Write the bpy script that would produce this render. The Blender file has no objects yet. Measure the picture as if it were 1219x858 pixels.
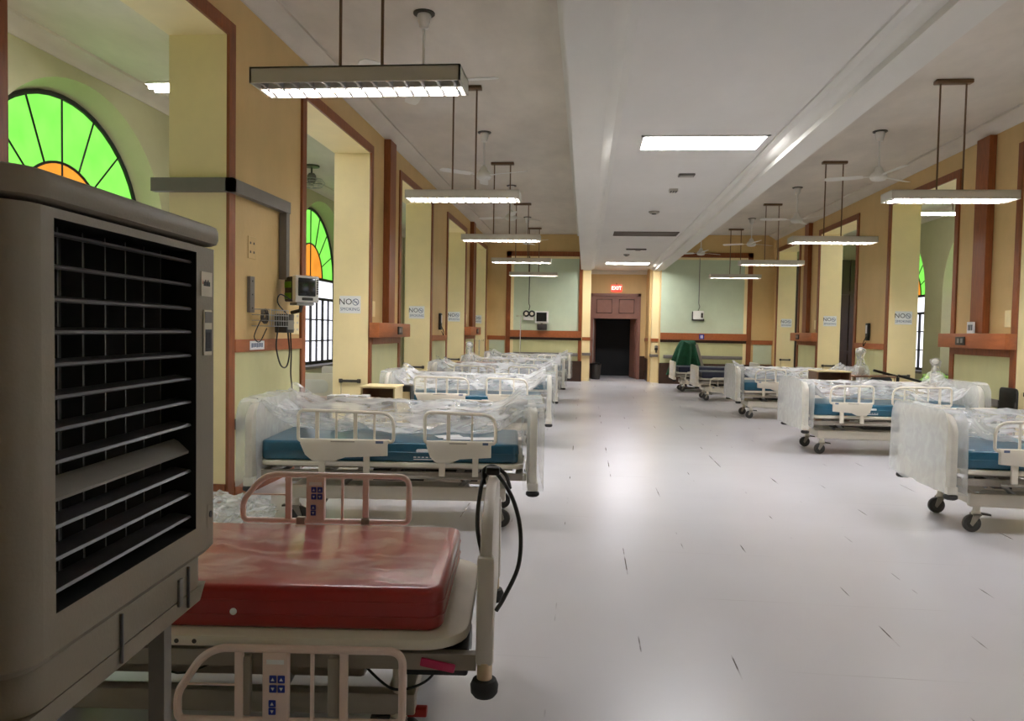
import bpy, bmesh, math, random
from mathutils import Vector, Matrix, noise
random.seed(7)
PI = math.pi
C = bpy.context.scene.collection
SC = bpy.context.scene

# ------------------------------------------------------------------ materials
def srgb(r, g, b):
    f = lambda c: (c/255/12.92) if c/255 <= .04045 else ((c/255+.055)/1.055)**2.4
    return (f(r), f(g), f(b), 1)

def mat(name, col, rough=.6, metal=0, spec=.5, var=0, vscale=3, bump=0, bscale=20, coat=0, coat_r=.1, col2=None, stretch=(1, 1, 1), detail=6, emit=0):
    m = bpy.data.materials.new(name); m.use_nodes = True
    nt = m.node_tree; b = nt.nodes['Principled BSDF']
    b.inputs['Base Color'].default_value = col
    b.inputs['Roughness'].default_value = rough
    b.inputs['Metallic'].default_value = metal
    b.inputs['Specular IOR Level'].default_value = spec
    b.inputs['Coat Weight'].default_value = coat
    b.inputs['Coat Roughness'].default_value = coat_r
    if emit:
        b.inputs['Emission Color'].default_value = col
        b.inputs['Emission Strength'].default_value = emit
    if var or bump or col2:
        tc = nt.nodes.new('ShaderNodeTexCoord'); mp = nt.nodes.new('ShaderNodeMapping')
        mp.inputs['Scale'].default_value = stretch
        nt.links.new(tc.outputs['Object'], mp.inputs['Vector'])
    if var or col2:
        n = nt.nodes.new('ShaderNodeTexNoise'); n.inputs['Scale'].default_value = vscale
        n.inputs['Detail'].default_value = detail; n.inputs['Roughness'].default_value = .65
        nt.links.new(mp.outputs['Vector'], n.inputs['Vector'])
        r = nt.nodes.new('ShaderNodeValToRGB')
        r.color_ramp.elements[0].position = .35; r.color_ramp.elements[1].position = .68
        r.color_ramp.elements[0].color = col2 if col2 else tuple(c*(1-var) for c in col[:3])+(1,)
        r.color_ramp.elements[1].color = col
        nt.links.new(n.outputs['Fac'], r.inputs['Fac'])
        nt.links.new(r.outputs['Color'], b.inputs['Base Color'])
    if bump:
        n2 = nt.nodes.new('ShaderNodeTexNoise'); n2.inputs['Scale'].default_value = bscale
        n2.inputs['Detail'].default_value = 4
        nt.links.new(mp.outputs['Vector'], n2.inputs['Vector'])
        bp = nt.nodes.new('ShaderNodeBump'); bp.inputs['Strength'].default_value = bump
        bp.inputs['Distance'].default_value = .02
        nt.links.new(n2.outputs['Fac'], bp.inputs['Height'])
        nt.links.new(bp.outputs['Normal'], b.inputs['Normal'])
        if coat: nt.links.new(bp.outputs['Normal'], b.inputs['Coat Normal'])
    return m

def glow(name, col, strength):
    m = bpy.data.materials.new(name); m.use_nodes = True
    nt = m.node_tree; nt.nodes.clear()
    e = nt.nodes.new('ShaderNodeEmission'); o = nt.nodes.new('ShaderNodeOutputMaterial')
    e.inputs['Color'].default_value = col; e.inputs['Strength'].default_value = strength
    nt.links.new(e.outputs[0], o.inputs[0])
    return m

def stained(name, col, strength):
    """daylit obscured glass: the pane itself glows with the daylight behind it, blotchy with dirt"""
    m = bpy.data.materials.new(name); m.use_nodes = True
    nt = m.node_tree; b = nt.nodes['Principled BSDF']
    b.inputs['Base Color'].default_value = tuple(c*.3 for c in col[:3])+(1,)
    b.inputs['Roughness'].default_value = .25
    tc = nt.nodes.new('ShaderNodeTexCoord')
    n = nt.nodes.new('ShaderNodeTexNoise'); n.inputs['Scale'].default_value = 3; n.inputs['Detail'].default_value = 8
    nt.links.new(tc.outputs['Object'], n.inputs['Vector'])
    r = nt.nodes.new('ShaderNodeValToRGB')
    r.color_ramp.elements[0].position = .3; r.color_ramp.elements[1].position = .6
    r.color_ramp.elements[0].color = tuple(c*.7 for c in col[:3])+(1,); r.color_ramp.elements[1].color = col
    nt.links.new(n.outputs['Fac'], r.inputs['Fac'])
    nt.links.new(r.outputs['Color'], b.inputs['Emission Color'])
    b.inputs['Emission Strength'].default_value = strength
    return m

def plastic_film(name, lo=.06, hi=.34, bump=.3):
    m = bpy.data.materials.new(name); m.use_nodes = True
    nt = m.node_tree; nt.nodes.clear()
    o = nt.nodes.new('ShaderNodeOutputMaterial'); mix = nt.nodes.new('ShaderNodeMixShader')
    tr = nt.nodes.new('ShaderNodeBsdfTransparent'); tr.inputs[0].default_value = (.97, .98, .98, 1)
    b = nt.nodes.new('ShaderNodeBsdfPrincipled')
    b.inputs['Base Color'].default_value = (.9, .91, .92, 1); b.inputs['Roughness'].default_value = .16
    b.inputs['Specular IOR Level'].default_value = .9
    tc = nt.nodes.new('ShaderNodeTexCoord'); mp = nt.nodes.new('ShaderNodeMapping')
    mp.inputs['Scale'].default_value = (2.2, 5, 5)
    nt.links.new(tc.outputs['Object'], mp.inputs['Vector'])
    n = nt.nodes.new('ShaderNodeTexNoise'); n.inputs['Scale'].default_value = 1.5; n.inputs['Detail'].default_value = 5
    n.inputs['Distortion'].default_value = 1.2
    nt.links.new(mp.outputs['Vector'], n.inputs['Vector'])
    r = nt.nodes.new('ShaderNodeMapRange'); r.inputs['From Min'].default_value = .42; r.inputs['From Max'].default_value = .72
    r.inputs['To Min'].default_value = lo; r.inputs['To Max'].default_value = hi
    nt.links.new(n.outputs['Fac'], r.inputs['Value'])
    lw = nt.nodes.new('ShaderNodeLayerWeight'); lw.inputs['Blend'].default_value = .28
    ad = nt.nodes.new('ShaderNodeMath'); ad.operation = 'MULTIPLY_ADD'; ad.use_clamp = True
    ad.inputs[1].default_value = .55
    nt.links.new(lw.outputs['Facing'], ad.inputs[0]); nt.links.new(r.outputs[0], ad.inputs[2])
    bp = nt.nodes.new('ShaderNodeBump'); bp.inputs['Strength'].default_value = bump; bp.inputs['Distance'].default_value = .02
    nt.links.new(n.outputs['Fac'], bp.inputs['Height']); nt.links.new(bp.outputs['Normal'], b.inputs['Normal'])
    nt.links.new(ad.outputs[0], mix.inputs[0]); nt.links.new(tr.outputs[0], mix.inputs[1]); nt.links.new(b.outputs[0], mix.inputs[2])
    nt.links.new(mix.outputs[0], o.inputs[0])
    return m

def floor_mat():
    m = bpy.data.materials.new('vinyl_floor'); m.use_nodes = True
    nt = m.node_tree; b = nt.nodes['Principled BSDF']; L = nt.links.new; N = nt.nodes.new
    tc = N('ShaderNodeTexCoord'); sep = N('ShaderNodeSeparateXYZ'); L(tc.outputs['Object'], sep.inputs[0])
    n = N('ShaderNodeTexNoise'); n.inputs['Scale'].default_value = .9; n.inputs['Detail'].default_value = 2; n.inputs['Roughness'].default_value = .5
    L(tc.outputs['Object'], n.inputs['Vector'])
    r = N('ShaderNodeValToRGB'); r.color_ramp.elements[0].position = .3; r.color_ramp.elements[1].position = .7
    r.color_ramp.elements[0].color = srgb(203, 201, 205); r.color_ramp.elements[1].color = srgb(208, 207, 211)
    L(n.outputs['Fac'], r.inputs['Fac'])
    def lines(sock, period, off, width):
        a = N('ShaderNodeMath'); a.operation = 'MULTIPLY_ADD'; a.inputs[1].default_value = 1/period; a.inputs[2].default_value = off
        L(sock, a.inputs[0])
        f = N('ShaderNodeMath'); f.operation = 'FRACT'; L(a.outputs[0], f.inputs[0])
        c = N('ShaderNodeMath'); c.operation = 'LESS_THAN'; c.inputs[1].default_value = width/period; L(f.outputs[0], c.inputs[0])
        return c.outputs[0]
    def masked(line, scale, thr, soft, st):
        mp = N('ShaderNodeMapping'); mp.inputs['Scale'].default_value = st; L(tc.outputs['Object'], mp.inputs['Vector'])
        k = N('ShaderNodeTexNoise'); k.inputs['Scale'].default_value = scale; k.inputs['Detail'].default_value = 3; L(mp.outputs[0], k.inputs['Vector'])
        q = N('ShaderNodeMapRange'); q.inputs['From Min'].default_value = thr; q.inputs['From Max'].default_value = thr+soft; L(k.outputs['Fac'], q.inputs['Value'])
        u = N('ShaderNodeMath'); u.operation = 'MULTIPLY'; L(line, u.inputs[0]); L(q.outputs[0], u.inputs[1])
        return u.outputs[0]
    # open joints running along the ward (torn black in places) and faint cross joints
    a1 = masked(lines(sep.outputs['X'], .42, .31, .007), 1.6, .575, .06, (1, 1, 1))
    a2 = masked(lines(sep.outputs['Y'], .9, .2, .008), 1.0, .5, .2, (1, 1, 1))
    m1 = N('ShaderNodeMix'); m1.data_type = 'RGBA'; L(a1, m1.inputs[0]); L(r.outputs[0], m1.inputs[6]); m1.inputs[7].default_value = srgb(92, 84, 80)
    s2 = N('ShaderNodeMath'); s2.operation = 'MULTIPLY'; s2.inputs[1].default_value = .35; L(a2, s2.inputs[0])
    m2 = N('ShaderNodeMix'); m2.data_type = 'RGBA'; L(s2.outputs[0], m2.inputs[0]); L(m1.outputs[2], m2.inputs[6]); m2.inputs[7].default_value = srgb(110, 105, 100)
    # yellowish wear
    k = N('ShaderNodeTexNoise'); k.inputs['Scale'].default_value = .45; k.inputs['Detail'].default_value = 1; L(tc.outputs['Object'], k.inputs['Vector'])
    q = N('ShaderNodeMapRange'); q.inputs['From Min'].default_value = .64; q.inputs['From Max'].default_value = .9; q.inputs['To Max'].default_value = .3; L(k.outputs['Fac'], q.inputs['Value'])
    m3 = N('ShaderNodeMix'); m3.data_type = 'RGBA'; L(q.outputs[0], m3.inputs[0]); L(m2.outputs[2], m3.inputs[6]); m3.inputs[7].default_value = srgb(200, 185, 150)
    L(m3.outputs[2], b.inputs['Base Color'])
    b.inputs['Roughness'].default_value = .27
    b.inputs['Specular IOR Level'].default_value = .5
    return m

M = dict(
    wall=mat('ochre_wall_paint', srgb(216, 184, 126), .55, var=.14, vscale=1.1, bump=.08, bscale=30, stretch=(1, 1, .6)),
    jamb=mat('pale_yellow_paint', srgb(248, 229, 176), .5, var=.1, vscale=1.2, bump=.05, bscale=30),
    panel=mat('lime_cream_panel', srgb(205, 203, 152), .5, var=.12, vscale=2.2, stretch=(1, 1, .4)),
    mint=mat('mint_wall_paint', srgb(204, 216, 188), .5, var=.12, vscale=1.0),
    mintdark=mat('verandah_paint', srgb(190, 186, 150), .6, var=.12, vscale=1.0),
    wood=mat('red_brown_trim', srgb(150, 82, 40), .42, var=.35, vscale=5, stretch=(6, 6, .8)),
    woodo=mat('orange_brown_rail', srgb(172, 98, 54), .4, var=.25, vscale=4, stretch=(4, .8, 5)),
    wooddark=mat('dark_brown_base', srgb(66, 40, 24), .4, var=.3, vscale=4),
    ceil=mat('stained_ceiling', srgb(222, 213, 200), .75, var=.2, vscale=.9, bump=.05, bscale=12, stretch=(1, .5, 1)),
    ceilc=mat('white_ceiling', srgb(222, 219, 212), .7, var=.07, vscale=1.2, stretch=(1, .5, 1)),
    beam=mat('beam_paint', srgb(222, 219, 210), .65, var=.08, vscale=1.6, stretch=(1, .3, 1)),
    floor=floor_mat(),
    grey=mat('grey_channel', srgb(120, 114, 108), .5, var=.15, vscale=4),
    dkgrey=mat('dark_grey_metal', srgb(70, 66, 62), .4, metal=.4),
    steel=mat('brushed_steel', srgb(170, 170, 170), .3, metal=.9),
    chrome=mat('chrome', srgb(210, 210, 212), .12, metal=1),
    white=mat('white_enamel', srgb(226, 224, 218), .35, var=.05),
    fixture=mat('fixture_enamel', srgb(196, 190, 176), .4, var=.06),
    reflector=mat('louver_metal', srgb(190, 188, 192), .3, metal=.6),
    rod=mat('bronze_rod', srgb(112, 86, 62), .4, metal=.3),
    bedcream=mat('bed_cream_plastic', srgb(226, 219, 203), .35, var=.05, vscale=4),
    bedframe=mat('bed_grey_frame', srgb(160, 152, 140), .4, var=.12, vscale=6),
    beddark=mat('bed_dark_mechanism', srgb(64, 58, 54), .45, var=.3, vscale=9),
    pink=mat('pinkish_brown_tube', srgb(236, 212, 202), .35, var=.08, vscale=6),
    teal=mat('teal_vinyl', srgb(20, 90, 116), .32, var=.18, vscale=5, bump=.25, bscale=9, coat=.3, coat_r=.15),
    navy=mat('navy_vinyl', srgb(28, 34, 62), .4, var=.2, vscale=5, bump=.2, bscale=8),
    red=mat('red_vinyl', srgb(160, 34, 32), .3, var=.2, vscale=3, bump=.35, bscale=3.5, coat=.7, coat_r=.14),
    blue=mat('blue_buttons', srgb(30, 50, 150), .4),
    black=mat('black_plastic', srgb(18, 17, 17), .4),
    rubber=mat('black_rubber', srgb(34, 32, 31), .7),
    tyre=mat('grey_rubber_wheel', srgb(72, 70, 68), .6),
    cooler=mat('taupe_plastic', srgb(130, 119, 104), .48, var=.06, vscale=5, bump=.05, bscale=120),
    coolerd=mat('dark_slat_plastic', srgb(74, 71, 74), .38),
    void=mat('grille_black', srgb(10, 10, 11), .6),
    label=mat('pale_label', srgb(206, 196, 176), .45),
    paper=mat('paper', srgb(236, 236, 236), .6),
    magenta=mat('magenta_plastic', srgb(176, 40, 84), .4),
    redp=mat('red_plastic', srgb(165, 34, 28), .4),
    green=mat('green_plastic', srgb(104, 160, 30), .4),
    cloth=mat('dark_green_cloth', srgb(18, 92, 58), .8, var=.4, vscale=6),
    leaf=mat('bright_green_cloth', srgb(150, 205, 90), .7, var=.3, vscale=9),
    purple=mat('brown_violet_door', srgb(146, 102, 88), .45, var=.15, vscale=4),
    tan=mat('tan_post', srgb(190, 165, 132), .4),
    cabinet=mat('cream_cabinet', srgb(222, 204, 158), .45, var=.06),
    walnut=mat('brown_laminate', srgb(136, 96, 70), .4, var=.25, vscale=4, stretch=(1, 6, 1)),
    film=plastic_film('clear_plastic_film', .07, .44, .35), sleeve=plastic_film('board_film', .12, .24, .08),
    tube=glow('fluorescent_tube', (.965, .945, 1, 1), 64),
    tubesoft=glow('verandah_tube', (1, .96, .97, 1), 20),
    tubefill=glow('far_fill_tube', (1, .95, .93, 1), 24),  # weak glow added to the far pendants to brighten the far walls
    tubedim=mat('unlit_tube', srgb(235, 235, 235), .3),
    panelglow=glow('troffer_panel', (.97, .97, 1, 1), 11),
    exitsign=mat('exit_red', srgb(220, 60, 50), .4, emit=.6),
    exittext=mat('exit_letters', srgb(255, 220, 200), .4, emit=.9),
    glassg=stained('green_glass', (.25, .92, .11, 1), .3),
    glasso=stained('orange_glass', (1., .36, .04, 1), .27),
    glassw=stained('white_glass', (.88, .88, 1., 1), .5),
    screen=mat('dark_screen', srgb(20, 22, 24), .15),
    lead=mat('black_leading', srgb(20, 22, 20), .5),
    ink=mat('blue_grey_ink', srgb(84, 98, 128), .6),
    inkdark=mat('dark_ink', srgb(50, 50, 58), .6),
    rust=mat('brown_duct', srgb(82, 68, 54), .6, var=.3),
)

# ------------------------------------------------------------------ mesh helpers
class MB:
    def __init__(s): s.v = []; s.f = []; s.m = []
    def add(s, vs, fs, mi=0, mx=None):
        o = len(s.v)
        for p in vs:
            p = Vector(p)
            s.v.append(mx @ p if mx else p)
        for i, f in enumerate(fs):
            s.f.append([o+k for k in f]); s.m.append(mi[i] if isinstance(mi, (list, tuple)) else mi)
        return s
    def box(s, lo, hi, mi=0, mx=None):
        x0, y0, z0 = [min(a, b) for a, b in zip(lo, hi)]; x1, y1, z1 = [max(a, b) for a, b in zip(lo, hi)]
        vs = [(x0, y0, z0), (x1, y0, z0), (x1, y1, z0), (x0, y1, z0), (x0, y0, z1), (x1, y0, z1), (x1, y1, z1), (x0, y1, z1)]
        fs = [(3, 2, 1, 0), (4, 5, 6, 7), (0, 1, 5, 4), (2, 3, 7, 6), (1, 2, 6, 5), (3, 0, 4, 7)]   # -z +z -y +y +x -x
        return s.add(vs, fs, mi, mx)
    def rbox(s, lo, hi, r, seg=3, mi=0, mx=None):
        bm = bmesh.new(); bmesh.ops.create_cube(bm, size=1)
        for v in bm.verts:
            v.co = Vector([(a+b)/2+c*(b-a) for a, b, c in zip(lo, hi, v.co)])
        bmesh.ops.bevel(bm, geom=bm.edges[:], offset=r, segments=seg, profile=.5, affect='EDGES')
        return s.frombm(bm, mi, mx)
    def frombm(s, bm, mi=0, mx=None):
        bm.verts.index_update()
        s.add([v.co.copy() for v in bm.verts], [[v.index for v in f.verts] for f in bm.faces], mi, mx); bm.free(); return s
    def prism(s, poly, axis, a, b, bev=0, mi=0, mx=None):
        """polygon in the two other axes (order x,y,z without axis), extruded a..b along axis"""
        def P(u, w, t): return {'x': (t, u, w), 'y': (u, t, w), 'z': (u, w, t)}[axis]
        bm = bmesh.new()
        v0 = [bm.verts.new(P(u, w, a)) for u, w in poly]; v1 = [bm.verts.new(P(u, w, b)) for u, w in poly]
        n = len(poly)
        f0 = bm.faces.new(v0[::-1]); f1 = bm.faces.new(v1)
        for i in range(n): bm.faces.new((v0[i], v0[(i+1) % n], v1[(i+1) % n], v1[i]))
        bmesh.ops.recalc_face_normals(bm, faces=bm.faces[:])
        if bev: bmesh.ops.bevel(bm, geom=list(set(f0.edges[:]+f1.edges[:])), offset=bev, segments=2, profile=.5, affect='EDGES')
        return s.frombm(bm, mi, mx)
    def cyl(s, p0, p1, r0, r1=None, n=16, mi=0, mx=None):
        r1 = r0 if r1 is None else r1
        p0 = Vector(p0); p1 = Vector(p1); d = (p1-p0).normalized()
        q = d.to_track_quat('Z', 'Y').to_matrix()
        vs = []
        for p, r in ((p0, r0), (p1, r1)):
            for i in range(n):
                a = 2*PI*i/n; vs.append(p+q @ Vector((r*math.cos(a), r*math.sin(a), 0)))
        fs = [(i, (i+1) % n, n+(i+1) % n, n+i) for i in range(n)]+[tuple(range(n))[::-1], tuple(range(n, 2*n))]
        return s.add(vs, fs, mi, mx)
    def lathe(s, prof, c=(0, 0, 0), n=20, mi=0, mx=None, axis='z'):
        vs = []
        for r, z in prof:
            for i in range(n):
                a = 2*PI*i/n; u, w = r*math.cos(a), r*math.sin(a)
                p = {'z': (u, w, z), 'x': (z, u, w), 'y': (u, z, w)}[axis]
                vs.append(Vector(p)+Vector(c))
        fs = []
        for k in range(len(prof)-1):
            for i in range(n): fs.append((k*n+i, k*n+(i+1) % n, (k+1)*n+(i+1) % n, (k+1)*n+i))
        fs.append(tuple(range(n))[::-1]); fs.append(tuple(range((len(prof)-1)*n, len(prof)*n)))
        return s.add(vs, fs, mi, mx)
    def tube(s, pts, r, n=8, closed=False, mi=0, mx=None, rf=None):
        pts = [Vector(p) for p in pts]
        k = len(pts); T = []
        for i in range(k):
            if closed: t = pts[(i+1) % k]-pts[i-1]
            else: t = pts[min(i+1, k-1)]-pts[max(i-1, 0)]
            T.append(t.normalized())
        up = Vector((0, 0, 1)) if abs(T[0].z) < .9 else Vector((1, 0, 0))
        nrm = (up-T[0]*up.dot(T[0])).normalized(); vs = []
        for i in range(k):
            nrm = (nrm-T[i]*nrm.dot(T[i])).normalized(); bn = T[i].cross(nrm)
            rr = rf(i/(k-1)) if rf else r
            for j in range(n):
                a = 2*PI*j/n; vs.append(pts[i]+nrm*rr*math.cos(a)+bn*rr*math.sin(a))
        fs = []
        for i in range(k if closed else k-1):
            o0, o1 = i*n, ((i+1) % k)*n
            for j in range(n): fs.append((o0+j, o0+(j+1) % n, o1+(j+1) % n, o1+j))
        if not closed: fs.append(tuple(range(n))[::-1]); fs.append(tuple(range((k-1)*n, k*n)))
        return s.add(vs, fs, mi, mx)
    def sphere(s, c, r, sc=(1, 1, 1), u=16, v=10, mi=0, mx=None):
        prof = [(max(r*math.sin(PI*i/v), .0005)*1, -r*math.cos(PI*i/v)) for i in range(v+1)]
        vs = MB(); vs.lathe(prof, n=u)
        return s.add([Vector((p.x*sc[0]+c[0], p.y*sc[1]+c[1], p.z*sc[2]+c[2])) for p in vs.v], vs.f, mi, mx)
    def build(s, name, mats, parent=None, smooth=True):
        me = bpy.data.meshes.new(name)
        me.from_pydata([tuple(v) for v in s.v], [], s.f)
        if not isinstance(mats, (list, tuple)): mats = [mats]
        for m in mats: me.materials.append(m)
        me.polygons.foreach_set('material_index', s.m)
        me.update()
        if smooth:
            me.polygons.foreach_set('use_smooth', [True]*len(me.polygons))
            me.set_sharp_from_angle(angle=math.radians(35))
        o = bpy.data.objects.new(name, me); C.objects.link(o)
        if parent: o.parent = parent
        return o

def fillet(pts, rad, seg=6, closed=False):
    """round the corners of a 3D polyline; rad number or list"""
    pts = [Vector(p) for p in pts]; n = len(pts); out = []
    for i, p in enumerate(pts):
        r = rad[i] if isinstance(rad, (list, tuple)) else rad
        if r <= 0 or (not closed and i in (0, n-1)): out.append(p); continue
        a = (pts[i-1]-p); b = (pts[(i+1) % n]-p)
        ang = a.angle(b); d = min(r/math.tan(ang/2), a.length*.49, b.length*.49)
        a.normalize(); b.normalize()
        p0 = p+a*d; p1 = p+b*d
        for k in range(seg+1):
            t = k/seg
            out.append(p0*(1-t)**2+p*2*t*(1-t)+p1*t*t)
    return out

def smooth_path(pts, sub=6):
    pts = [Vector(p) for p in pts]; out = []
    P = [pts[0]*2-pts[1]]+pts+[pts[-1]*2-pts[-2]]
    for i in range(1, len(P)-2):
        a, b, c, d = P[i-1:i+3]
        for k in range(sub):
            t = k/sub
            out.append(.5*((2*b)+(-a+c)*t+(2*a-5*b+4*c-d)*t*t+(-a+3*b-3*c+d)*t**3))
    out.append(pts[-1]); return out

def rrect(y0, y1, z0, z1, r, seg=6):
    """rounded rectangle outline; r = (r_ll, r_lr, r_ur, r_ul)"""
    if not isinstance(r, (tuple, list)): r = (r,)*4
    out = []
    for (cx, cy, sx, sy, a0), rr in zip(((y0, z0, 1, 1, PI), (y1, z0, -1, 1, 1.5*PI), (y1, z1, -1, -1, 0), (y0, z1, 1, -1, .5*PI)), r):
        if rr <= 0: out.append((cx, cy)); continue
        for k in range(seg+1):
            a = a0+k/seg*PI/2
            out.append((cx+sx*rr+rr*math.cos(a), cy+sy*rr+rr*math.sin(a)))
    return out

def tag(o, label, cat, group=None, kind=None):
    if label: o['label'] = label
    if cat: o['category'] = cat
    if group: o['group'] = group
    if kind: o['kind'] = kind
    return o
def thing(name, label, cat, loc=(0, 0, 0), rz=0, group=None):
    o = bpy.data.objects.new(name, None); C.objects.link(o); o.empty_display_size = .1
    o.location = loc; o.rotation_euler = (0, 0, rz)
    return tag(o, label, cat, group)
def struct(o, label=None, cat=None):
    o['kind'] = 'structure'
    if label: o['label'] = label
    if cat: o['category'] = cat
    return o
def copy_tree(o, parent=None):
    c = o.copy(); C.objects.link(c)
    if parent: c.parent = parent
    for ch in list(o.children): copy_tree(ch, c)
    return c
def place(o, loc, rz=0, label=None, group=None):
    o.location = loc; o.rotation_euler = (0, 0, rz)
    if label: o['label'] = label
    if group: o['group'] = group
    return o
def lettering(txt, size, m, name, parent, mx, depth=.0015, align='CENTER'):
    cu = bpy.data.curves.new('t', 'FONT'); cu.body = txt; cu.size = size; cu.extrude = depth
    cu.align_x = align; cu.align_y = 'CENTER'; cu.resolution_u = 2
    t = bpy.data.objects.new('t', cu); C.objects.link(t)
    bpy.context.view_layer.update()
    me = bpy.data.meshes.new_from_object(t.evaluated_get(bpy.context.evaluated_depsgraph_get()))
    bpy.data.objects.remove(t); bpy.data.curves.remove(cu)
    me.transform(mx); me.materials.clear(); me.materials.append(m)
    o = bpy.data.objects.new(name, me); C.objects.link(o); o.parent = parent
    return o

# ------------------------------------------------------------------ dimensions of the place
XL, XR, TH = -3.0, 5.5, .5           # ward faces of the two arcades, wall thickness
YB, YF, YD = -4.0, 22.9, 24.8        # back wall, far wing walls, door wall
ZC, ZM, ZB = 4.42, 3.5, 3.37         # wing ceiling, middle ceiling, beam underside
P = 4.17                             # bay length
BAYS = [(3.66+P*k, 6.08+P*k) for k in range(-1, 5)]
BAYS[-1] = (20.34, 22.5)
ZO = 3.9                             # head of the openings
OUTL, OUTR = -5.6, 8.1               # ward face of the outer verandah walls

# ------------------------------------------------------------------ setting
b = MB(); b.box((-6.2, YB-.2, -.2), (8.7, 26.8, 0)); struct(b.build('floor', M['floor']))
b = MB(); b.box((-6.2, YB-.2, ZC), (-.02, YF+.3, ZC+.2)); struct(b.build('ceiling', M['ceil']), 'stained ceiling over the left row of beds')
b = MB(); b.box((2.18, YB-.2, ZC), (8.7, YF+.3, ZC+.2)); struct(b.build('ceiling', M['ceil']), 'stained ceiling over the right row of beds')
b = MB(); b.box((-.02, YB-.2, ZM), (2.2, 25.2, ZM+.2)); struct(b.build('ceiling', M['ceilc']), 'lowered white ceiling over the middle aisle')

def beam(x0, x1, inner):
    b = MB(); b.box((x0, YB-.1, ZB), (x1, 23.6, ZC+.05))
    s = 1 if inner > x0 + .01 else -1
    # stepped cornice towards the aisle
    xi = x1 if s > 0 else x0
    b.prism([(xi-.01*s, ZM+.005), (xi+.16*s, ZM+.005), (xi+.16*s, ZM-.02), (xi+.1*s, ZM-.03), (xi+.07*s, ZM-.06), (xi+.03*s, ZM-.075), (xi-.01*s, ZM-.08)], 'y', YB-.1, 23.6)
    # narrow moulding on the wing side
    xo = x0 if s > 0 else x1
    b.box((min(xo, xo-s*.14), YB-.1, ZC-.05), (max(xo, xo-s*.14), YF, ZC+.01))
    return b
struct(beam(-.17, .13, .13).build('trim_1', M['beam']), 'white ceiling beam left of the aisle')
struct(beam(2.02, 2.28, 2.02-.005).build('trim_2', M['beam']), 'white ceiling beam right of the aisle')

def crown(xw, s, y0, y1, name):
    b = MB()
    b.prism([(xw, ZC), (xw+s*.2, ZC), (xw+s*.2, ZC-.03), (xw+s*.15, ZC-.04), (xw+s*.08, ZC-.09), (xw+s*.05, ZC-.1), (xw+s*.02, ZC-.14), (xw, ZC-.14)], 'y', y0, y1)
    return struct(b.build(name, M['ceil']))
crown(XL, 1, YB, YF, 'trim_3'); crown(XR, -1, YB, YF, 'trim_4')
crown(OUTL, 1, YB, YF, 'trim_5'); crown(OUTR, -1, YB, YF, 'trim_6')

def arcade(x_in, s, name):
    """side wall with tall square openings; s = +1 when the ward lies towards +x"""
    b = MB(); x_out = x_in-s*TH
    inner, back = (4, 5) if s > 0 else (5, 4)
    def blk(y0, y1, z0, z1):
        mi = [1]*6; mi[inner] = 0; mi[back] = 2
        b.box((min(x_in, x_out), y0, z0), (max(x_in, x_out), y1, z1), mi)
    y = YB
    for (a, c) in BAYS:
        blk(y, a, 0, ZC); blk(a, c, ZO, ZC); y = c
    blk(y, YF+.3, 0, ZC)
    return struct(b.build(name, [M['wall'], M['jamb'], M['mintdark']]))
arcade(XL, 1, 'wall_left'); arcade(XR, -1, 'wall_right')

# brown frames round the openings, chair rails, pale lower panels and baseboards on the piers
tn = 7
def trim_name():
    global tn; tn += 1; return 'trim_%d' % (tn-1)
PIERS = [(BAYS[i][1], BAYS[i+1][0]) for i in range(5)]
for xw, s in ((XL, 1), (XR, -1)):
    for (a, c) in BAYS:
        b = MB(); w, t = .115, .025
        f = lambda y0, y1, z0, z1: b.box((xw, y0, z0), (xw+s*t, y1, z1))
        f(a-w, a, 0, ZO+w); f(c, c+w, 0, ZO+w); f(a, c, ZO, ZO+w)
        struct(b.build(trim_name(), M['wood']), 'brown frame round the tall opening')
    for i, (a, c) in enumerate(PIERS):
        a += .116; c -= .116
        trunk = i in (2, 4)          # piers with trunking have the service box instead of a chair rail
        zr = 1.27
        b = MB(); b.box((xw, a, zr), (xw+s*.03, c, zr+.11))
        struct(b.build(trim_name(), M['woodo'] if not trunk else M['wood']), 'brown chair rail on the pier')
        b = MB(); b.box((xw, a, .16), (xw+s*.006, c, zr-.002))
        struct(b.build('wall_panel', M['panel']), 'pale green lower panel of the pier')
        b = MB(); b.box((xw, a, 0), (xw+s*.035, c, .15))
        struct(b.build('baseboard_%s' % ('left' if s > 0 else 'right'), M['wood']))
        b = MB(); b.rbox((min(xw+s*.008, xw+s*.06), a+.02, .6), (max(xw+s*.008, xw+s*.06), c-.02, .7), .012, 2)
        struct(b.build(trim_name(), M['grey']), 'grey bumper strip low on the pier')
# the first pier left has a tan baseboard round the jamb
for xw, s in ((XL, 1), (XR, -1)):
    for (a, c) in BAYS[1:]:
        b = MB(); b.box((xw-s*TH+s*.01, c-.02, 0), (xw, c, .16)); struct(b.build(trim_name(), M['wood']))

# back wall, verandah ends
b = MB(); b.box((-6.2, YB-.2, 0), (8.7, YB, ZC+.1)); struct(b.build('wall_back', M['wall']))
b = MB(); b.box((-6.2, YF, 0), (XL-TH, YF+.3, ZC)); struct(b.build('wall_far_left', M['mintdark']))
b = MB(); b.box((XR+TH, YF, 0), (8.7, YF+.3, ZC)); struct(b.build('wall_far_right', M['mintdark']))
b = MB()
b.box((XR+TH+.02, 22.62, 0), (8.08, 22.7, 3.7))
for k in range(5): b.box((XR+TH+.03+k*.5, 22.58, 0), (XR+TH+.1+k*.5, 22.62, 3.7))
b.box((XR+TH+.02, 22.57, 2.7), (8.08, 22.63, 2.8)); b.box((XR+TH+.02, 22.57, 1.0), (8.08, 22.62, 1.1))
struct(b.build('wall_panel', M['wooddark']), 'dark brown timber screen at the end of the right verandah')

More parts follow.
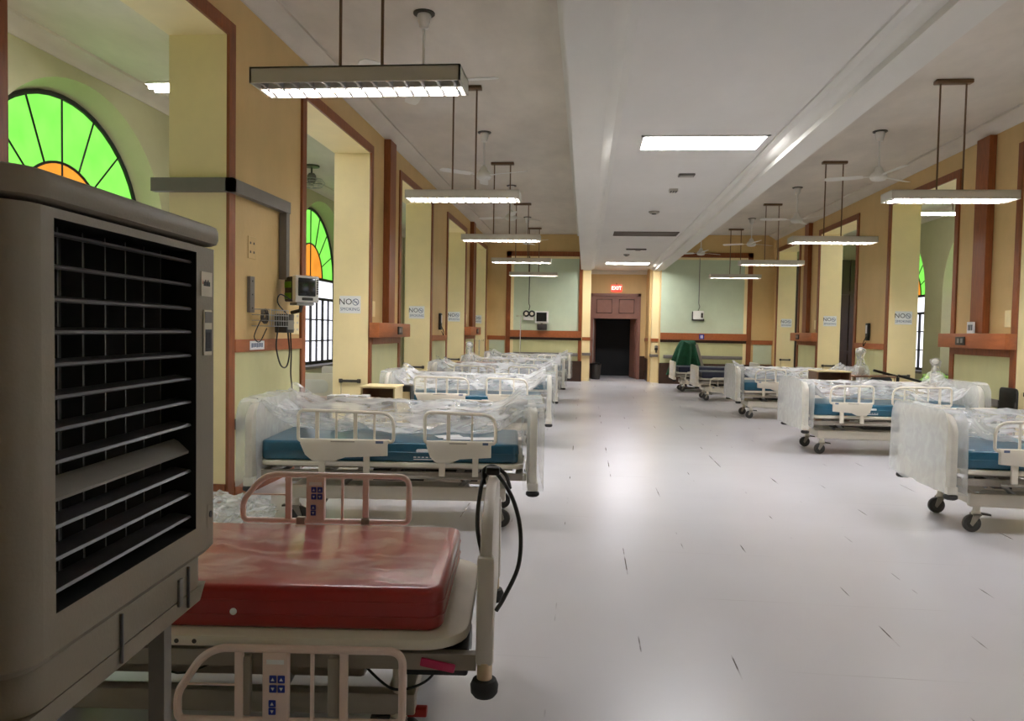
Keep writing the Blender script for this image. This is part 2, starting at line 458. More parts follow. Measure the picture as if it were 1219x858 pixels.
# outer verandah walls with arched windows
RIN, RGL, ZS, ZSILL = 1.6, 1.48, 2.55, .7
def arch(c, R, zs, zsill, n=32):
    pts = [(c-R, zsill)]+[(c-R*math.cos(PI*k/n), zs+R*math.sin(PI*k/n)) for k in range(n+1)]+[(c+R, zsill)]
    return pts
wn = 0
def verandah_wall(xin, s, centres, name):
    """s=+1 when the ward lies towards +x"""
    global wn
    xg = xin-s*.3; b = MB(); y = YB
    q = lambda y0, y1, z00, z01, z10, z11: b.add([(xin, y0, z00), (xin, y1, z10), (xin, y1, z11), (xin, y0, z01)], [(0, 1, 2, 3)])
    for c in centres:
        q(y, c-RIN, 0, ZC, 0, ZC)
        a = arch(c, RIN, ZS, ZSILL)[1:-1]
        for (y0, z0), (y1, z1) in zip(a, a[1:]): q(y0, y1, z0, ZC, z1, ZC)
        q(c-RIN, c+RIN, 0, ZSILL-.06, 0, ZSILL-.06)
        o1 = arch(c, RIN, ZS, ZSILL-.06); o2 = arch(c, RGL, ZS, ZSILL)
        n = len(o1)
        b.add([(xin, u, w) for u, w in o1]+[(xg, u, w) for u, w in o2], [(i, (i+1) % n, n+(i+1) % n, n+i) for i in range(n)])
        y = c+RIN
    q(y, YF, 0, ZC, 0, ZC)
    # solid outside skin so that no light leaks in
    b.box((xg-s*.01, YB-.1, -.1), (xg-s*.2, YF+.2, ZC+.1))
    struct(b.build(name, M['mintdark']))
    for c in centres:
        wn += 1
        w = bpy.data.objects.new('window_%d' % wn, None); C.objects.link(w); w.location = (xg, c, 0)
        struct(w, 'arched window with green and orange fanlight')
        x = s*.012; n = 24; ri = .73
        g = MB()
        for k in range(n):
            a0, a1 = PI*k/n, PI*(k+1)/n
            g.add([(x, -R*math.cos(a), ZS+R*math.sin(a)) for R, a in ((ri, a0), (RGL, a0), (RGL, a1), (ri, a1))], [(0, 1, 2, 3)])
        g.build('fanlight_glass', M['glassg'], w)
        g = MB()
        for k in range(n):
            a0, a1 = PI*k/n, PI*(k+1)/n
            g.add([(x, 0, ZS), (x, -ri*math.cos(a0), ZS+ri*math.sin(a0)), (x, -ri*math.cos(a1), ZS+ri*math.sin(a1))], [(0, 1, 2)])
        g.build('sun_glass', M['glasso'], w)
        g = MB(); g.add([(x, -RGL, ZSILL), (x, RGL, ZSILL), (x, RGL, ZS), (x, -RGL, ZS)], [(0, 1, 2, 3)])
        g.build('lower_glass', M['glassw'], w)
        g = MB(); X = x+s*.012
        for k in range(1, 8):
            a = PI*k/8; r0 = 0 if k == 4 else ri
            g.tube([(X, -r0*math.cos(a), ZS+r0*math.sin(a)), (X, -RGL*math.cos(a), ZS+RGL*math.sin(a))], .013, 4)
        for R, t in ((ri, .016), (RGL-.02, .03)):
            g.tube([(X, -R*math.cos(PI*k/24), ZS+R*math.sin(PI*k/24)) for k in range(25)], t, 6)
        g.box((x, -RGL, ZS-.03), (x+s*.04, RGL, ZS+.03)); g.build('leading', M['lead'], w)
        g = MB()
        for k in range(9):
            y_ = -RGL+RGL*2*k/8; th = .03 if k % 2 == 0 else .012
            g.box((x, y_-th, ZSILL), (x+s*.04, y_+th, 2.12 if k not in (0, 4, 8) else ZS))
        for z_, th in ((2.12, .03), (1.66, .014), (1.2, .014), (ZSILL+.03, .03)): g.box((x, -RGL, z_-th), (x+s*.035, RGL, z_+th))
        g.build('window_grille', M['lead'], w)
        g = MB(); g.box((0, -RGL-.1, ZSILL-.06), (s*.36, RGL+.1, ZSILL-.005)); g.build('sill', M['grey'], w)
verandah_wall(OUTL, 1, [8.02+3.85*k for k in range(-2, 4)], 'wall_outer_left')
verandah_wall(OUTR, -1, [20.7-4.1*k for k in range(5, -1, -1)], 'wall_outer_right')

# far wing walls -----------------------------------------------------------
def wing(x0, x1, fx0, fx1, side):
    """x0..x1 whole wall, fx0..fx1 framed mint recess"""
    b = MB(); b.box((x0, YF, 0), (x1, YF+.3, ZC)); struct(b.build('wall_far_%s_wing' % side, M['wall']))
    b = MB(); b.box((fx0, YF-.004, 1.5), (fx1, YF, 3.75)); struct(b.build('wall_panel', M['mint']), 'mint green wall between the brown frame boards')
    b = MB(); b.box((fx0, YF-.005, .6), (fx1, YF, 1.3)); struct(b.build('wall_panel', M['panel']), 'yellow green wall under the brown rail')
    b = MB(); b.box((x0, YF-.04, 0), (x1, YF-.006, .62)); struct(b.build('baseboard_far_%s' % side, M['wooddark']))
    b = MB(); t = .03
    fo = fx0-.14 if side == 'left' else fx1
    b.box((fo, YF-t, .62), (fo+.14, YF, 3.9)); b.box((min(fo, fx0), YF-t, 3.76), (max(fx1, fo+.14), YF, 3.9))
    if side == 'left': b.box((fx1-.1, YF-t, .6), (fx1, YF, 3.76))
    struct(b.build(trim_name(), M['wood']), 'brown frame round the mint wall')
    b = MB(); s = 1 if side == 'left' else -1
    xs = fx0 if side == 'left' else fx1
    b.box((min(xs, xs+s*.09), YF-.02, .62), (max(xs, xs+s*.09), YF, 3.74)); b.box((fx0, YF-.018, 3.69), (fx1, YF, 3.755))
    struct(b.build(trim_name(), M['jamb']), 'cream strip inside the brown frame')
    b = MB(); b.box((fx0, YF-.1, 1.32), (fx1, YF-.021, 1.52)); struct(b.build(trim_name(), M['woodo']), 'deep orange brown service rail')
    b = MB(); b.box((fx0, YF-.04, 1.24), (fx1, YF-.006, 1.318)); struct(b.build(trim_name(), M['wooddark']))
    b = MB(); b.rbox((fx0+.1, YF-.09, .76), (fx1-.1, YF-.006, .86), .02, 2); struct(b.build(trim_name(), M['grey']), 'grey bumper rail')
    # chair rail and small panel between frame and side wall
    p0, p1 = (x0+.02, fo-.01) if side == 'left' else (fo+.15, x1-.02)
    b = MB(); b.box((p0, YF-.03, 1.22), (p1, YF, 1.34)); struct(b.build(trim_name(), M['woodo']))
    b = MB(); b.box((p0+.06, YF-.012, .64), (p1-.02, YF, 1.21)); struct(b.build('wall_panel', M['mint']), 'small mint panel in the far corner')
wing(XL, -.1, -2.28, -.12, 'left')
wing(2.2, XR, 2.22, 4.72, 'right')

# door bay ---------------------------------------------------------------
for (x0, x1, nm) in ((-.17, .14, 'left'), (2.0, 2.28, 'right')):
    b = MB(); b.box((x0, 23.22, 0), (x1, 23.55, ZB+.02))
    struct(b.build('pillar', M['jamb']), 'pale yellow pillar %s of the double door' % nm)
    b = MB(); b.box((x0-.012, 23.2, 1.24), (x1+.012, 23.56, 1.34)); struct(b.build(trim_name(), M['woodo']))
    b = MB(); b.box((x0-.03, 23.17, .78), (x1+.03, 23.57, .86)); struct(b.build(trim_name(), M['grey']))
b = MB()
b.box((-.3, 23.56, 0), (.02, 25.0, ZM)); b.box((1.93, 23.56, 0), (2.3, 25.0, ZM))
struct(b.build('wall_alcove', M['wall']))
b = MB(); b.box((.03, 23.7, 1.24), (.045, 24.78, 1.34)); b.box((1.905, 23.7, 1.24), (1.925, 24.78, 1.34)); struct(b.build(trim_name(), M['woodo']))
b = MB(); b.box((.021, 23.7, 0), (.03, 24.78, .7)); b.box((1.92, 23.7, 0), (1.929, 24.78, .7)); struct(b.build(trim_name(), M['wooddark']))
DX0, DX1 = .2, 1.7
b = MB(); b.box((-.3, YD, 0), (DX0, YD+.2, ZM)); b.box((DX1, YD, 0), (2.3, YD+.2, ZM)); b.box((DX0, YD, 2.72), (DX1, YD+.2, ZM))
struct(b.build('wall_far', M['wall']))
b = MB(); b.box((.02, YD-.12, ZM-.12), (1.93, YD, ZM-.002)); b.box((.02, YD-.2, ZM-.05), (1.93, YD-.12, ZM-.002)); struct(b.build(trim_name(), M['beam']))
b = MB(); b.box((DX1+.06, YD-.015, 0), (1.92, YD, .75)); b.box((.03, YD-.015, 0), (DX0-.06, YD, .75)); struct(b.build(trim_name(), M['wooddark']))
b = MB(); b.box((-.2, 26.6, 0), (2.3, 26.7, ZM)); b.box((-.3, 25.0, 0), (-.1, 26.7, ZM)); b.box((2.2, 25.0, 0), (2.4, 26.7, ZM)); b.box((-.3, 25.0, 2.75), (2.4, 26.7, 2.95))
struct(b.build('wall_corridor', M['void']), 'unlit corridor beyond the double door')  # near-black wall colour stands in for the darkness of the corridor
d = bpy.data.objects.new('door_1', None); C.objects.link(d); struct(d, 'double door with panelled transom, leaves open to a dark corridor')
b = MB(); b.box((DX0-.06, YD-.04, 0), (DX0+.03, YD+.12, 2.76)); b.box((DX1-.03, YD-.04, 0), (DX1+.06, YD+.12, 2.76)); b.box((DX0-.06, YD-.04, 2.68), (DX1+.06, YD+.12, 2.76)); b.box((DX0, YD-.04, 1.95), (DX1, YD+.1, 2.02))
b.build('door_frame', M['purple'], d)
b = MB(); b.box((DX0+.03, YD+.02, 2.02), (DX1-.03, YD+.06, 2.68))
for x0, x1 in ((DX0+.12, DX0+.66), (DX1-.66, DX1-.12)):
    for q in ((x0, 2.1, x1, 2.12), (x0, 2.58, x1, 2.6), (x0, 2.1, x0+.02, 2.6), (x1-.02, 2.1, x1, 2.6)): b.box((q[0], YD+.005, q[1]), (q[2], YD+.02, q[3]))
b.box((.9, YD, 2.02), (1.0, YD+.03, 2.68)); b.build('transom_panel', M['purple'], d)
for x0, x1 in ((DX0+.15, DX0+.63), (DX1-.63, DX1-.15)):
    b = MB(); b.tube([(x0, YD+.018, 2.13), (x1, YD+.018, 2.13), (x1, YD+.018, 2.57), (x0, YD+.018, 2.57)], .014, 4, closed=True); b.build('recess_shade', M['wooddark'], d)  # dark strips painting in the shade of the panel recesses
for x, sx, ang in ((DX0+.05, 1, 84), (DX1-.05, -1, 78)):
    b = MB(); mx = Matrix.Translation((x, YD+.1, 0)) @ Matrix.Rotation(math.radians(ang*sx), 4, 'Z')
    b.box((0, -.02, .02), (sx*.72, .02, 1.94), mx=mx); b.box((sx*.1, -.03, 1.1), (sx*.6, .03, 1.8), mx=mx); b.box((sx*.1, -.03, .2), (sx*.6, .03, .9), mx=mx)
    b.build('door_leaf', M['purple'], d)
b = MB(); b.box((DX0+.04, YD-.05, .1), (DX0+.07, YD-.02, 1.9)); b.build('steel_edge', M['steel'], d)

# exit sign
e = thing('exit_sign', 'small red EXIT sign above the double door', 'sign', (.97, YD-.03, 2.93))
b = MB(); b.rbox((-.17, -.02, -.11), (.17, .02, .11), .01, 2); b.build('sign_box', M['exitsign'], e)
lettering('EXIT', .16, M['exittext'], 'lettering', e, Matrix.Translation((0, -.022, 0)) @ Matrix.Rotation(PI/2, 4, 'X'))
b = MB(); b.cyl((0, 0, .11), (0, 0, .17), .012); b.build('bracket', M['dkgrey'], e)
# bin by the door
t = thing('waste_bin', 'dark grey bin standing left of the double door', 'bin', (.34, 24.3, 0))
b = MB(); b.lathe([(.13, 0), (.15, .02), (.18, .42), (.185, .46), (.17, .46), (.16, .42)]); b.build('bin_body', M['dkgrey'], t)
b = MB(); b.lathe([(.19, .46), (.19, .49), (.12, .52), (.01, .53)]); b.build('lid', M['black'], t)

# ------------------------------------------------------------------ lamps
def make_pendant(lit=True):
    t = thing('pendant_light', '', 'light')      # origin at housing underside centre
    L, D, H = 1.37, .33, .1
    b = MB()
    # shell: top, two sloped long sides, two ends
    for s in (-1, 1):
        b.prism([(s*D/2, 0), (s*D/2, H), (s*(D/2-.012), H), (s*(D/2-.012), 0)], 'x', -L/2, L/2)
        b.box((s*L/2, -D/2, 0), (s*(L/2-.012), D/2, H))
    b.box((-L/2, -D/2, H-.01), (L/2, D/2, H))
    b.box((-L/2, -.012, .012), (L/2, .012, H))
    b.build('housing', M['fixture'], t)
    b = MB(); b.box((-L/2+.013, -D/2+.013, H-.016), (L/2-.013, D/2-.013, H-.011)); b.build('reflector', M['white'], t)
    b = MB()
    for k in range(13):
        x = -L/2+L*(k+.5)/13
        for y0, y1 in ((-D/2+.014, -.013), (.013, D/2-.014)):
            b.prism([(y0, .05), (y0, .002), ((y0+y1)/2, .012), (y1, .002), (y1, .05)], 'x', x-.008, x+.008)
    b.build('louver', M['reflector'], t)
    for s in (-1, 1):
        b = MB(); b.cyl((-L/2+.04, s*.08, .068), (L/2-.04, s*.08, .068), .014, n=10); b.build('tube', M['tubefill'] if lit == 'fill' else M['tube'] if lit and (s > 0 or lit != 'one') else M['tubedim'], t)
    for s in (-1, 1):
        b = MB(); b.cyl((s*.14, 0, H), (s*.14, 0, ZC-3.06-.04), .0105, n=8); b.build('rod', M['rod'], t)
    b = MB(); b.rbox((-.2, -.05, ZC-3.06-.045), (.2, .05, ZC-3.06-.002), .008, 2); b.build('canopy', M['rod'], t)
    return t
lamp_on = make_pendant(True); lamp_one = make_pendant('one'); lamp_fill = make_pendant('fill')
first = {True: lamp_on, 'fill': lamp_fill, 'one': lamp_one}; used = set()
def pendant(x, y, lit, label, grp):
    o = first[lit] if lit not in used else copy_tree(first[lit]); used.add(lit)
    return place(o, (x, y, 3.06), 0, label, grp)
pendant(-1.5, 4.9, 'one', 'bright twin tube pendant light nearest the camera, above the red mattress', 'pendant lights of the left row')
pendant(-1.5, 9.1, True, 'lit pendant light, second from the camera in the left row', 'pendant lights of the left row')
pendant(-1.5, 13.2, True, 'lit pendant light, third from the camera in the left row', 'pendant lights of the left row')
pendant(-1.5, 17.4, True, 'lit pendant light, fourth from the camera in the left row', 'pendant lights of the left row')
pendant(-1.5, 21.5, 'fill', 'dim pendant light, farthest of the left row before the mint wall', 'pendant lights of the left row')
pendant(4.08, 9.1, True, 'bright pendant light nearest the camera in the right row', 'pendant lights of the right row')
pendant(4.08, 13.2, True, 'lit pendant light, second from the camera in the right row', 'pendant lights of the right row')
pendant(4.08, 17.4, 'fill', 'dim pendant light, third from the camera in the right row', 'pendant lights of the right row')
pendant(4.08, 21.5, 'fill', 'dim pendant light, farthest of the right row before the mint wall', 'pendant lights of the right row')

pendant(4.08, 4.9, True, 'added lit pendant light above the nearest right bed, outside the picture', 'pendant lights of the right row')  # unseen lamp continuing the row, added to brighten the foreground
pendant(4.08, .73, True, 'added lit pendant light right of the camera, outside the picture', 'pendant lights of the right row')  # second unseen lamp, added for more light near the camera
def verandah_lamp(x, y, label):
    t = thing('ceiling_light', label, 'light', (x, y, 4.0))
    b = MB(); b.prism([(-.12, .02), (-.05, .07), (.05, .07), (.12, .02)], 'x', -.62, .62); b.build('housing', M['white'], t)
    for s in (-1, 1):
        b = MB(); b.cyl((-.6, s*.06, .0), (.6, s*.06, .0), .016, n=8); b.build('tube', M['tubesoft'], t)
    for s in (-1, 1):
        b = MB(); b.cyl((s*.35, 0, .07), (s*.35, 0, ZC-4.0), .009); b.build('hanger', M['rod'], t)
verandah_lamp(-4.05, 7.75, 'lit strip light under the left verandah ceiling by the green arched window')
verandah_lamp(6.95, 16.1, 'lit strip light under the right verandah ceiling')

def troffer(y, lit, label):
    t = thing('ceiling_light', label, 'light', (1.16, y, ZM), 0, 'recessed aisle lights')
    b = MB(); W, D = .64, .3
    for q in ((-W, -D, W, -D+.03), (-W, D-.03, W, D), (-W, -D, -W+.03, D), (W-.03, -D, W, D)): b.box((q[0], q[1], -.014), (q[2], q[3], .0))
    b.build('frame', M['white'] if lit else M['rust'], t)
    b = MB(); b.box((-W+.03, -D+.03, -.008), (W-.03, D-.03, -.001)); b.build('diffuser', M['panelglow'] if lit else M['rust'], t)
troffer(8.13, True, 'large bright recessed light in the aisle ceiling')
troffer(15.5, False, 'dark unlit recessed fitting halfway down the aisle ceiling')
troffer(22.1, True, 'lit recessed light in the aisle ceiling before the double door')

# ------------------------------------------------------------------ ceiling fans
def make_fan():
    t = thing('ceiling_fan', '', 'fan')            # origin on the ceiling
    b = MB(); b.lathe([(.1, 0), (.1, -.012), (.04, -.014)]); b.build('ceiling_rose', M['dkgrey'], t)
    b = MB(); b.lathe([(.06, -.014), (.066, -.03), (.05, -.1), (.042, -.14), (.015, -.15)]); b.build('canopy', M['white'], t)
    b = MB(); b.cyl((0, 0, -.14), (0, 0, -.52), .012); b.build('downrod', M['white'], t)
    b = MB(); b.lathe([(.018, -.49), (.045, -.51), (.06, -.56), (.1, -.6), (.115, -.63), (.115, -.66), (.09, -.69), (.04, -.7), (.01, -.705)]); b.build('motor', M['white'], t)
    for k in range(3):
        mx = Matrix.Rotation(2*PI*k/3+.5, 4, 'Z')
        b = MB(); b.box((.09, -.018, -.638), (.22, .018, -.63), mx=mx)
        pitch = mx @ Matrix.Translation((.2, 0, -.63)) @ Matrix.Rotation(math.radians(11), 4, 'X')
        b.prism([(0, -.05), (.08, -.062), (.42, -.07), (.5, -.055), (.52, 0), (.5, .055), (.42, .07), (.08, .062), (0, .05)], 'z', -.003, .003, mx=pitch)
        b.build('blade', M['white'], t)
    return t
fan0 = make_fan(); nf = 0
def fan(x, y, rz, label, g):
    global nf
    o = fan0 if nf == 0 else copy_tree(fan0); nf += 1
    place(o, (x, y, ZC), rz, label, g)
fan(-1.55, 7.0, -.62, 'white three blade ceiling fan behind the nearest left pendant light', 'ceiling fans of the left row')
fan(-1.55, 11.2, 1.2, 'white ceiling fan, second from the camera in the left row', 'ceiling fans of the left row')
fan(-1.55, 15.3, .2, 'white ceiling fan, third from the camera in the left row', 'ceiling fans of the left row')
fan(-1.55, 19.5, .9, 'white ceiling fan, farthest in the left row', 'ceiling fans of the left row')
fan(4.1, 11.3, .15, 'white ceiling fan nearest the camera in the right row', 'ceiling fans of the right row')
fan(4.1, 15.5, .6, 'white ceiling fan, second from the camera in the right row', 'ceiling fans of the right row')
fan(4.1, 19.6, .1, 'white ceiling fan, third from the camera in the right row', 'ceiling fans of the right row')
fan(3.2, 21.9, .1, 'white ceiling fan farthest right, hanging before the mint wall', 'ceiling fans of the right row')

# caged orbit fan and wall fan in the left verandah
t = thing('orbit_fan', 'wire caged orbit fan under the left verandah ceiling', 'fan', (-5.0, 13.4, ZC))
b = MB(); b.lathe([(.14, 0), (.14, -.03), (.03, -.04)]); b.cyl((0, 0, -.04), (0, 0, -.3), .015); b.build('mount', M['dkgrey'], t)
b = MB(); b.lathe([(.05, -.14), (.08, -.18), (.08, -.28), (.05, -.31)]); b.build('motor', M['grey'], t)
b = MB()
for r, z in ((.1, -.24), (.19, -.25), (.24, -.31), (.19, -.38), (.1, -.4)): b.tube([(r*math.cos(a*PI/10), r*math.sin(a*PI/10), z) for a in range(20)], .004, 5, closed=True)
for k in range(14):
    a = 2*PI*k/14; b.tube([(r*math.cos(a), r*math.sin(a), z) for r, z in ((.05, -.24), (.19, -.25), (.24, -.31), (.19, -.38), (.03, -.4))], .003, 4)
b.build('cage', M['steel'], t)
for k in range(3):
    b = MB(); b.prism([(.03, -.03), (.18, -.07), (.2, 0), (.17, .06), (.03, .03)], 'z', -.33, -.325, mx=Matrix.Rotation(k*2*PI/3, 4, 'Z') @ Matrix.Rotation(.0, 4, 'X')); b.build('blade', M['grey'], t)
t = thing('wall_fan', 'grey caged wall fan beside the second arched window', 'fan', (-5.58, 17.6, 2.95))
b = MB(); b.box((0, -.06, -.1), (.03, .06, .1)); b.tube([(.03, 0, 0), (.12, 0, .02), (.2, 0, .08)], .015); b.build('bracket', M['dkgrey'], t)
mxf = Matrix.Translation((.26, -.05, .1)) @ Matrix.Rotation(-.5, 4, 'Z') @ Matrix.Rotation(.25, 4, 'Y')
b = MB(); b.cyl((-.1, 0, 0), (.02, 0, 0), .06, .05, mx=mxf); b.build('motor', M['dkgrey'], t)
b = MB()
for r, x in ((.06, .12), (.14, .115), (.2, .09), (.22, .05), (.2, .0)): b.tube([(x, r*math.cos(a*PI/12), r*math.sin(a*PI/12)) for a in range(24)], .0035, 4, closed=True, mx=mxf)
for k in range(16):
    a = PI*k/8; b.tube([(x, r*math.cos(a), r*math.sin(a)) for r, x in ((.03, .125), (.14, .115), (.22, .05), (.2, 0), (.06, -.02))], .003, 4, mx=mxf)
b.build('cage', M['steel'], t)
for k in range(3):
    b = MB(); b.prism([(.02, -.03), (.12, -.08), (.18, -.03), (.17, .04), (.02, .03)], 'x', .045, .052, mx=mxf @ Matrix.Rotation(k*2*PI/3, 4, 'X')); b.build('blade', M['dkgrey'], t)

# ------------------------------------------------------------------ small things on the aisle ceiling
def disc(x, y, r, h, label, name, cat, m):
    t = thing(name, label, cat, (x, y, ZM)); b = MB()
    b.lathe([(r, 0), (r, -h*.4), (r*.7, -h), (.004, -h)]); b.build('housing', m, t)
    b = MB(); b.lathe([(r*.42, -h), (r*.4, -h-.012), (.004, -h-.014)]); b.build('sensor', M['dkgrey'], t)
t = thing('ceiling_speaker', 'pale rectangular plate on the aisle ceiling behind the bright light', 'ceiling fitting', (1.22, 9.75, ZM))
b = MB(); b.rbox((-.1, -.07, -.025), (.1, .07, 0), .008, 2); b.build('plate', M['grey'], t); b = MB(); b.box((-.08, -.055, -.028), (.08, .055, -.025)); b.build('mesh_cover', M['bedframe'], t)
t = thing('ceiling_junction_box', 'small dark slotted box on the aisle ceiling', 'ceiling fitting', (1.17, 10.75, ZM))
b = MB(); b.rbox((-.06, -.06, -.04), (.06, .06, 0), .006, 2); b.build('box', M['fixture'], t)
b = MB(); [b.box((x-.012, -.062, -.035), (x+.012, .05, -.041)) for x in (-.035, 0, .035)]; b.build('slot', M['dkgrey'], t)
disc(1.08, 12.7, .09, .035, 'round smoke detector on the aisle ceiling between light fittings', 'smoke_detector', 'detector', M['bedframe'])
disc(1.0, 19.6, .08, .04, 'small dark smoke detector far down the aisle ceiling', 'smoke_detector', 'detector', M['grey'])
t = thing('ceiling_conduit', 'short brown conduit on the aisle ceiling far from the camera', 'ceiling fitting', (1.2, 18.3, ZM))
b = MB(); b.rbox((-.28, -.03, -.03), (.2, .03, 0), .006, 2); b.build('strip', M['rust'], t)
b = MB(); b.box((-.06, -.06, -.045), (.06, .06, -.001)); b.build('cover', M['grey'], t)

# ------------------------------------------------------------------ hospital beds
def caster(parent, x, y, top, r=.068, m=None):
    b = MB(); b.cyl((x, y, top), (x, y, r*2+.02), .026); b.lathe([(.03, r*2+.03), (.034, r*2+.01), (.03, r*2-.005)], (x, y, 0), 14)
    c = b.build('caster', M['bedcream'], parent)
    b = MB()
    for s in (-1, 1):
        b.prism([(x-.03, r*2+.01), (x+.03, r*2+.01), (x+.052, r), (x+.035, r-.018)], 'y', y+s*.026, y+s*.034)
    b.box((x-.03, y-.034, r*2-.002), (x+.03, y+.034, r*2+.012)); b.build('fork', M['bedframe'], c)
    b = MB(); b.lathe([(.012, -.022), (r*.55, -.022), (r*.6, -.016), (r*.93, -.018), (r, -.01), (r, .01), (r*.93, .018), (r*.6, .016), (r*.55, .022), (.012, .022)], (x+.03, y, r), 20, axis='y'); b.build('wheel', m or M['tyre'], c)
    b = MB(); b.prism([(x-.03, r*2+.004), (x-.1, r*2-.004), (x-.1, r*2+.01), (x-.03, r*2+.018)], 'y', y-.025, y+.025); b.build('brake_pedal', M['beddark'], c)
    return c

LB = 2.1
def make_rail(parent, x0, x1, y, dz, big):
    """D-shaped tube rail with plastic shroud; big end of the curve at x1"""
    zt, zb = .89+dz, .665+dz
    s = 1 if y > 0 else -1
    pts = fillet([(x0, y, zb), (x0, y, zt), (x1, y, zt-.012), (x1, y, zb)], [.03, .05, .16, .03], 7, True)
    b = MB(); b.tube(pts, .0125, 8, closed=True)
    n = 4 if x1-x0 > .6 else 2
    for k in range(1, n+1):
        x = x0+(x1-x0)*k/(n+1.0); w = .014 if k % 2 else .008
        b.box((x-w, y-.007, zb), (x+w, y+.007, zt-.004))
    for k in (.25, .72):
        x = x0+(x1-x0)*k; b.box((x-.022, y-.012, .42+min(dz, 0)*.3), (x+.022, y+.012, zb-.02))
    r = b.build('side_rail', M['bedcream'], parent)
    b = MB(); w = x1-x0
    poly = [(x0+.03*w, zb+.018), (x1-.04*w, zb+.018), (x1-.06*w, zb-.02), (x1-.06*w, zb-.1), (x0+w*.5, zb-.115), (x0+w*.38, zb-.145), (x0+w*.16, zb-.145), (x0+w*.08, zb-.1), (x0+.03*w, zb-.02)]
    b.prism(poly, 'y', y-s*.012, y+s*.028, .008); b.build('shroud', M['bedcream'], r)
    b = MB(); b.box((x1-.18*w, y+s*.0285, zb-.008), (x1-.1*w, y+s*.0295, zb+.01)); b.build('rail_sticker', M['ink'], r)
    b = MB(); b.box((x0+.35*w, y+s*.0285, zb-.002), (x0+.6*w, y+s*.0295, zb+.006)); b.build('shroud_slot', M['bedframe'], r)
    return r

def make_bed(rails=0.0, panel_top=.92, top_sh=(.16, .16), low=0):
    t = thing('hospital_bed', '', 'hospital bed')
    # upper frame
    b = MB()
    for s in (-1, 1):
        b.box((-LB+.05, s*.43-.022, .385), (-.05, s*.43+.022, .435)); b.tube([(-LB+.1, s*.36, .46), (-.15, s*.36, .46)], .015)
        b.tube([(-1.6, s*.47, .405), (-.35, s*.47, .4)], .012)
    for x in (-2.0, -1.55, -1.05, -.55, -.1): b.box((x-.025, -.43, .39), (x+.025, .43, .43))
    b.build('upper_frame', M['bedframe'], t)
    b = MB(); b.box((-1.25, -.1, .3), (-.85, .1, .39)); b.box((-.55, -.24, .33), (-.42, .24, .385)); b.cyl((-.9, .05, .345), (-.35, .05, .36), .03); b.cyl((-1.4, -.12, .345), (-1.0, -.12, .36), .03); b.build('drive_motor', M['beddark'], t)
    # deck
    b = MB(); b.prism(rrect(-LB+.07, -.07, -.455, .455, .07, 4), 'z', .47, .505, .006)
    b.build('deck', M['bedcream'], t)
    # base
    b = MB()
    for s in (-1, 1): b.rbox((-1.86, s*.31-.03, .2), (-.2, s*.31+.03, .305), .01, 2)
    b.rbox((-1.84, -.31, .21), (-1.74, .31, .29), .01, 2); b.rbox((-.31, -.31, .21), (-.21, .31, .29), .01, 2)
    b.rbox((-1.7, -.2, .17), (-.5, .2, .24), .03, 2)
    b.build('base_frame', M['bedcream'], t)
    for x in (-1.5, -.6):
        b = MB()
        for s in (-1, 1): b.tube([(x, s*.25, .25), (x+.18, s*.25, .41)], .018)
        b.tube([(x+.18, -.3, .405), (x+.18, .3, .405)], .014); b.build('lift_arm', M['steel'], t)
    for x in (-1.8, -.26):
        for s in (-1, 1): caster(t, x, s*.31, .21, m=M['tyre'] if s > 0 or x < -1 else M['tyre'])
    # head and foot boards
    for nm, x, z1, th in (('headboard', -LB, panel_top, .028), ('footboard', 0, panel_top, .028)):
        b = MB(); b.prism(rrect(-.5, .5, .36, z1, (.03, .03, top_sh[0], top_sh[1]), 7), 'x', x-th, x+th, .014)
        b.rbox((x-.04, -.5, .315), (x+.04, .5, .38), .012, 2)
        hb = b.build(nm, M['bedcream'], t)
        sx = -1 if x < -1 else 1
        b = MB(); b.prism(rrect(-.36, .36, .47, z1-.1, .09, 6), 'x', x+sx*.027, x+sx*.032, .002); b.build('inset_panel', M['white'], hb)
        b = MB(); b.rbox((x+sx*.028, -.3, .405), (x+sx*.031, -.22, .425), .001, 1); b.build('sticker', M['label'], hb)
        for s in (-1, 1):
            b = MB(); b.lathe([(.02, .318), (.03, .315), (.05, .305), (.05, .285), (.035, .275), (.004, .273)], (x, s*.46, 0), 16); b.build('corner_bumper', M['rubber'], hb)
    for s in (-1, 1):
        make_rail(t, -1.73, -1.03, s*.505, rails, 1); make_rail(t, -.8, -.28, s*.505, rails, 1)
    return t

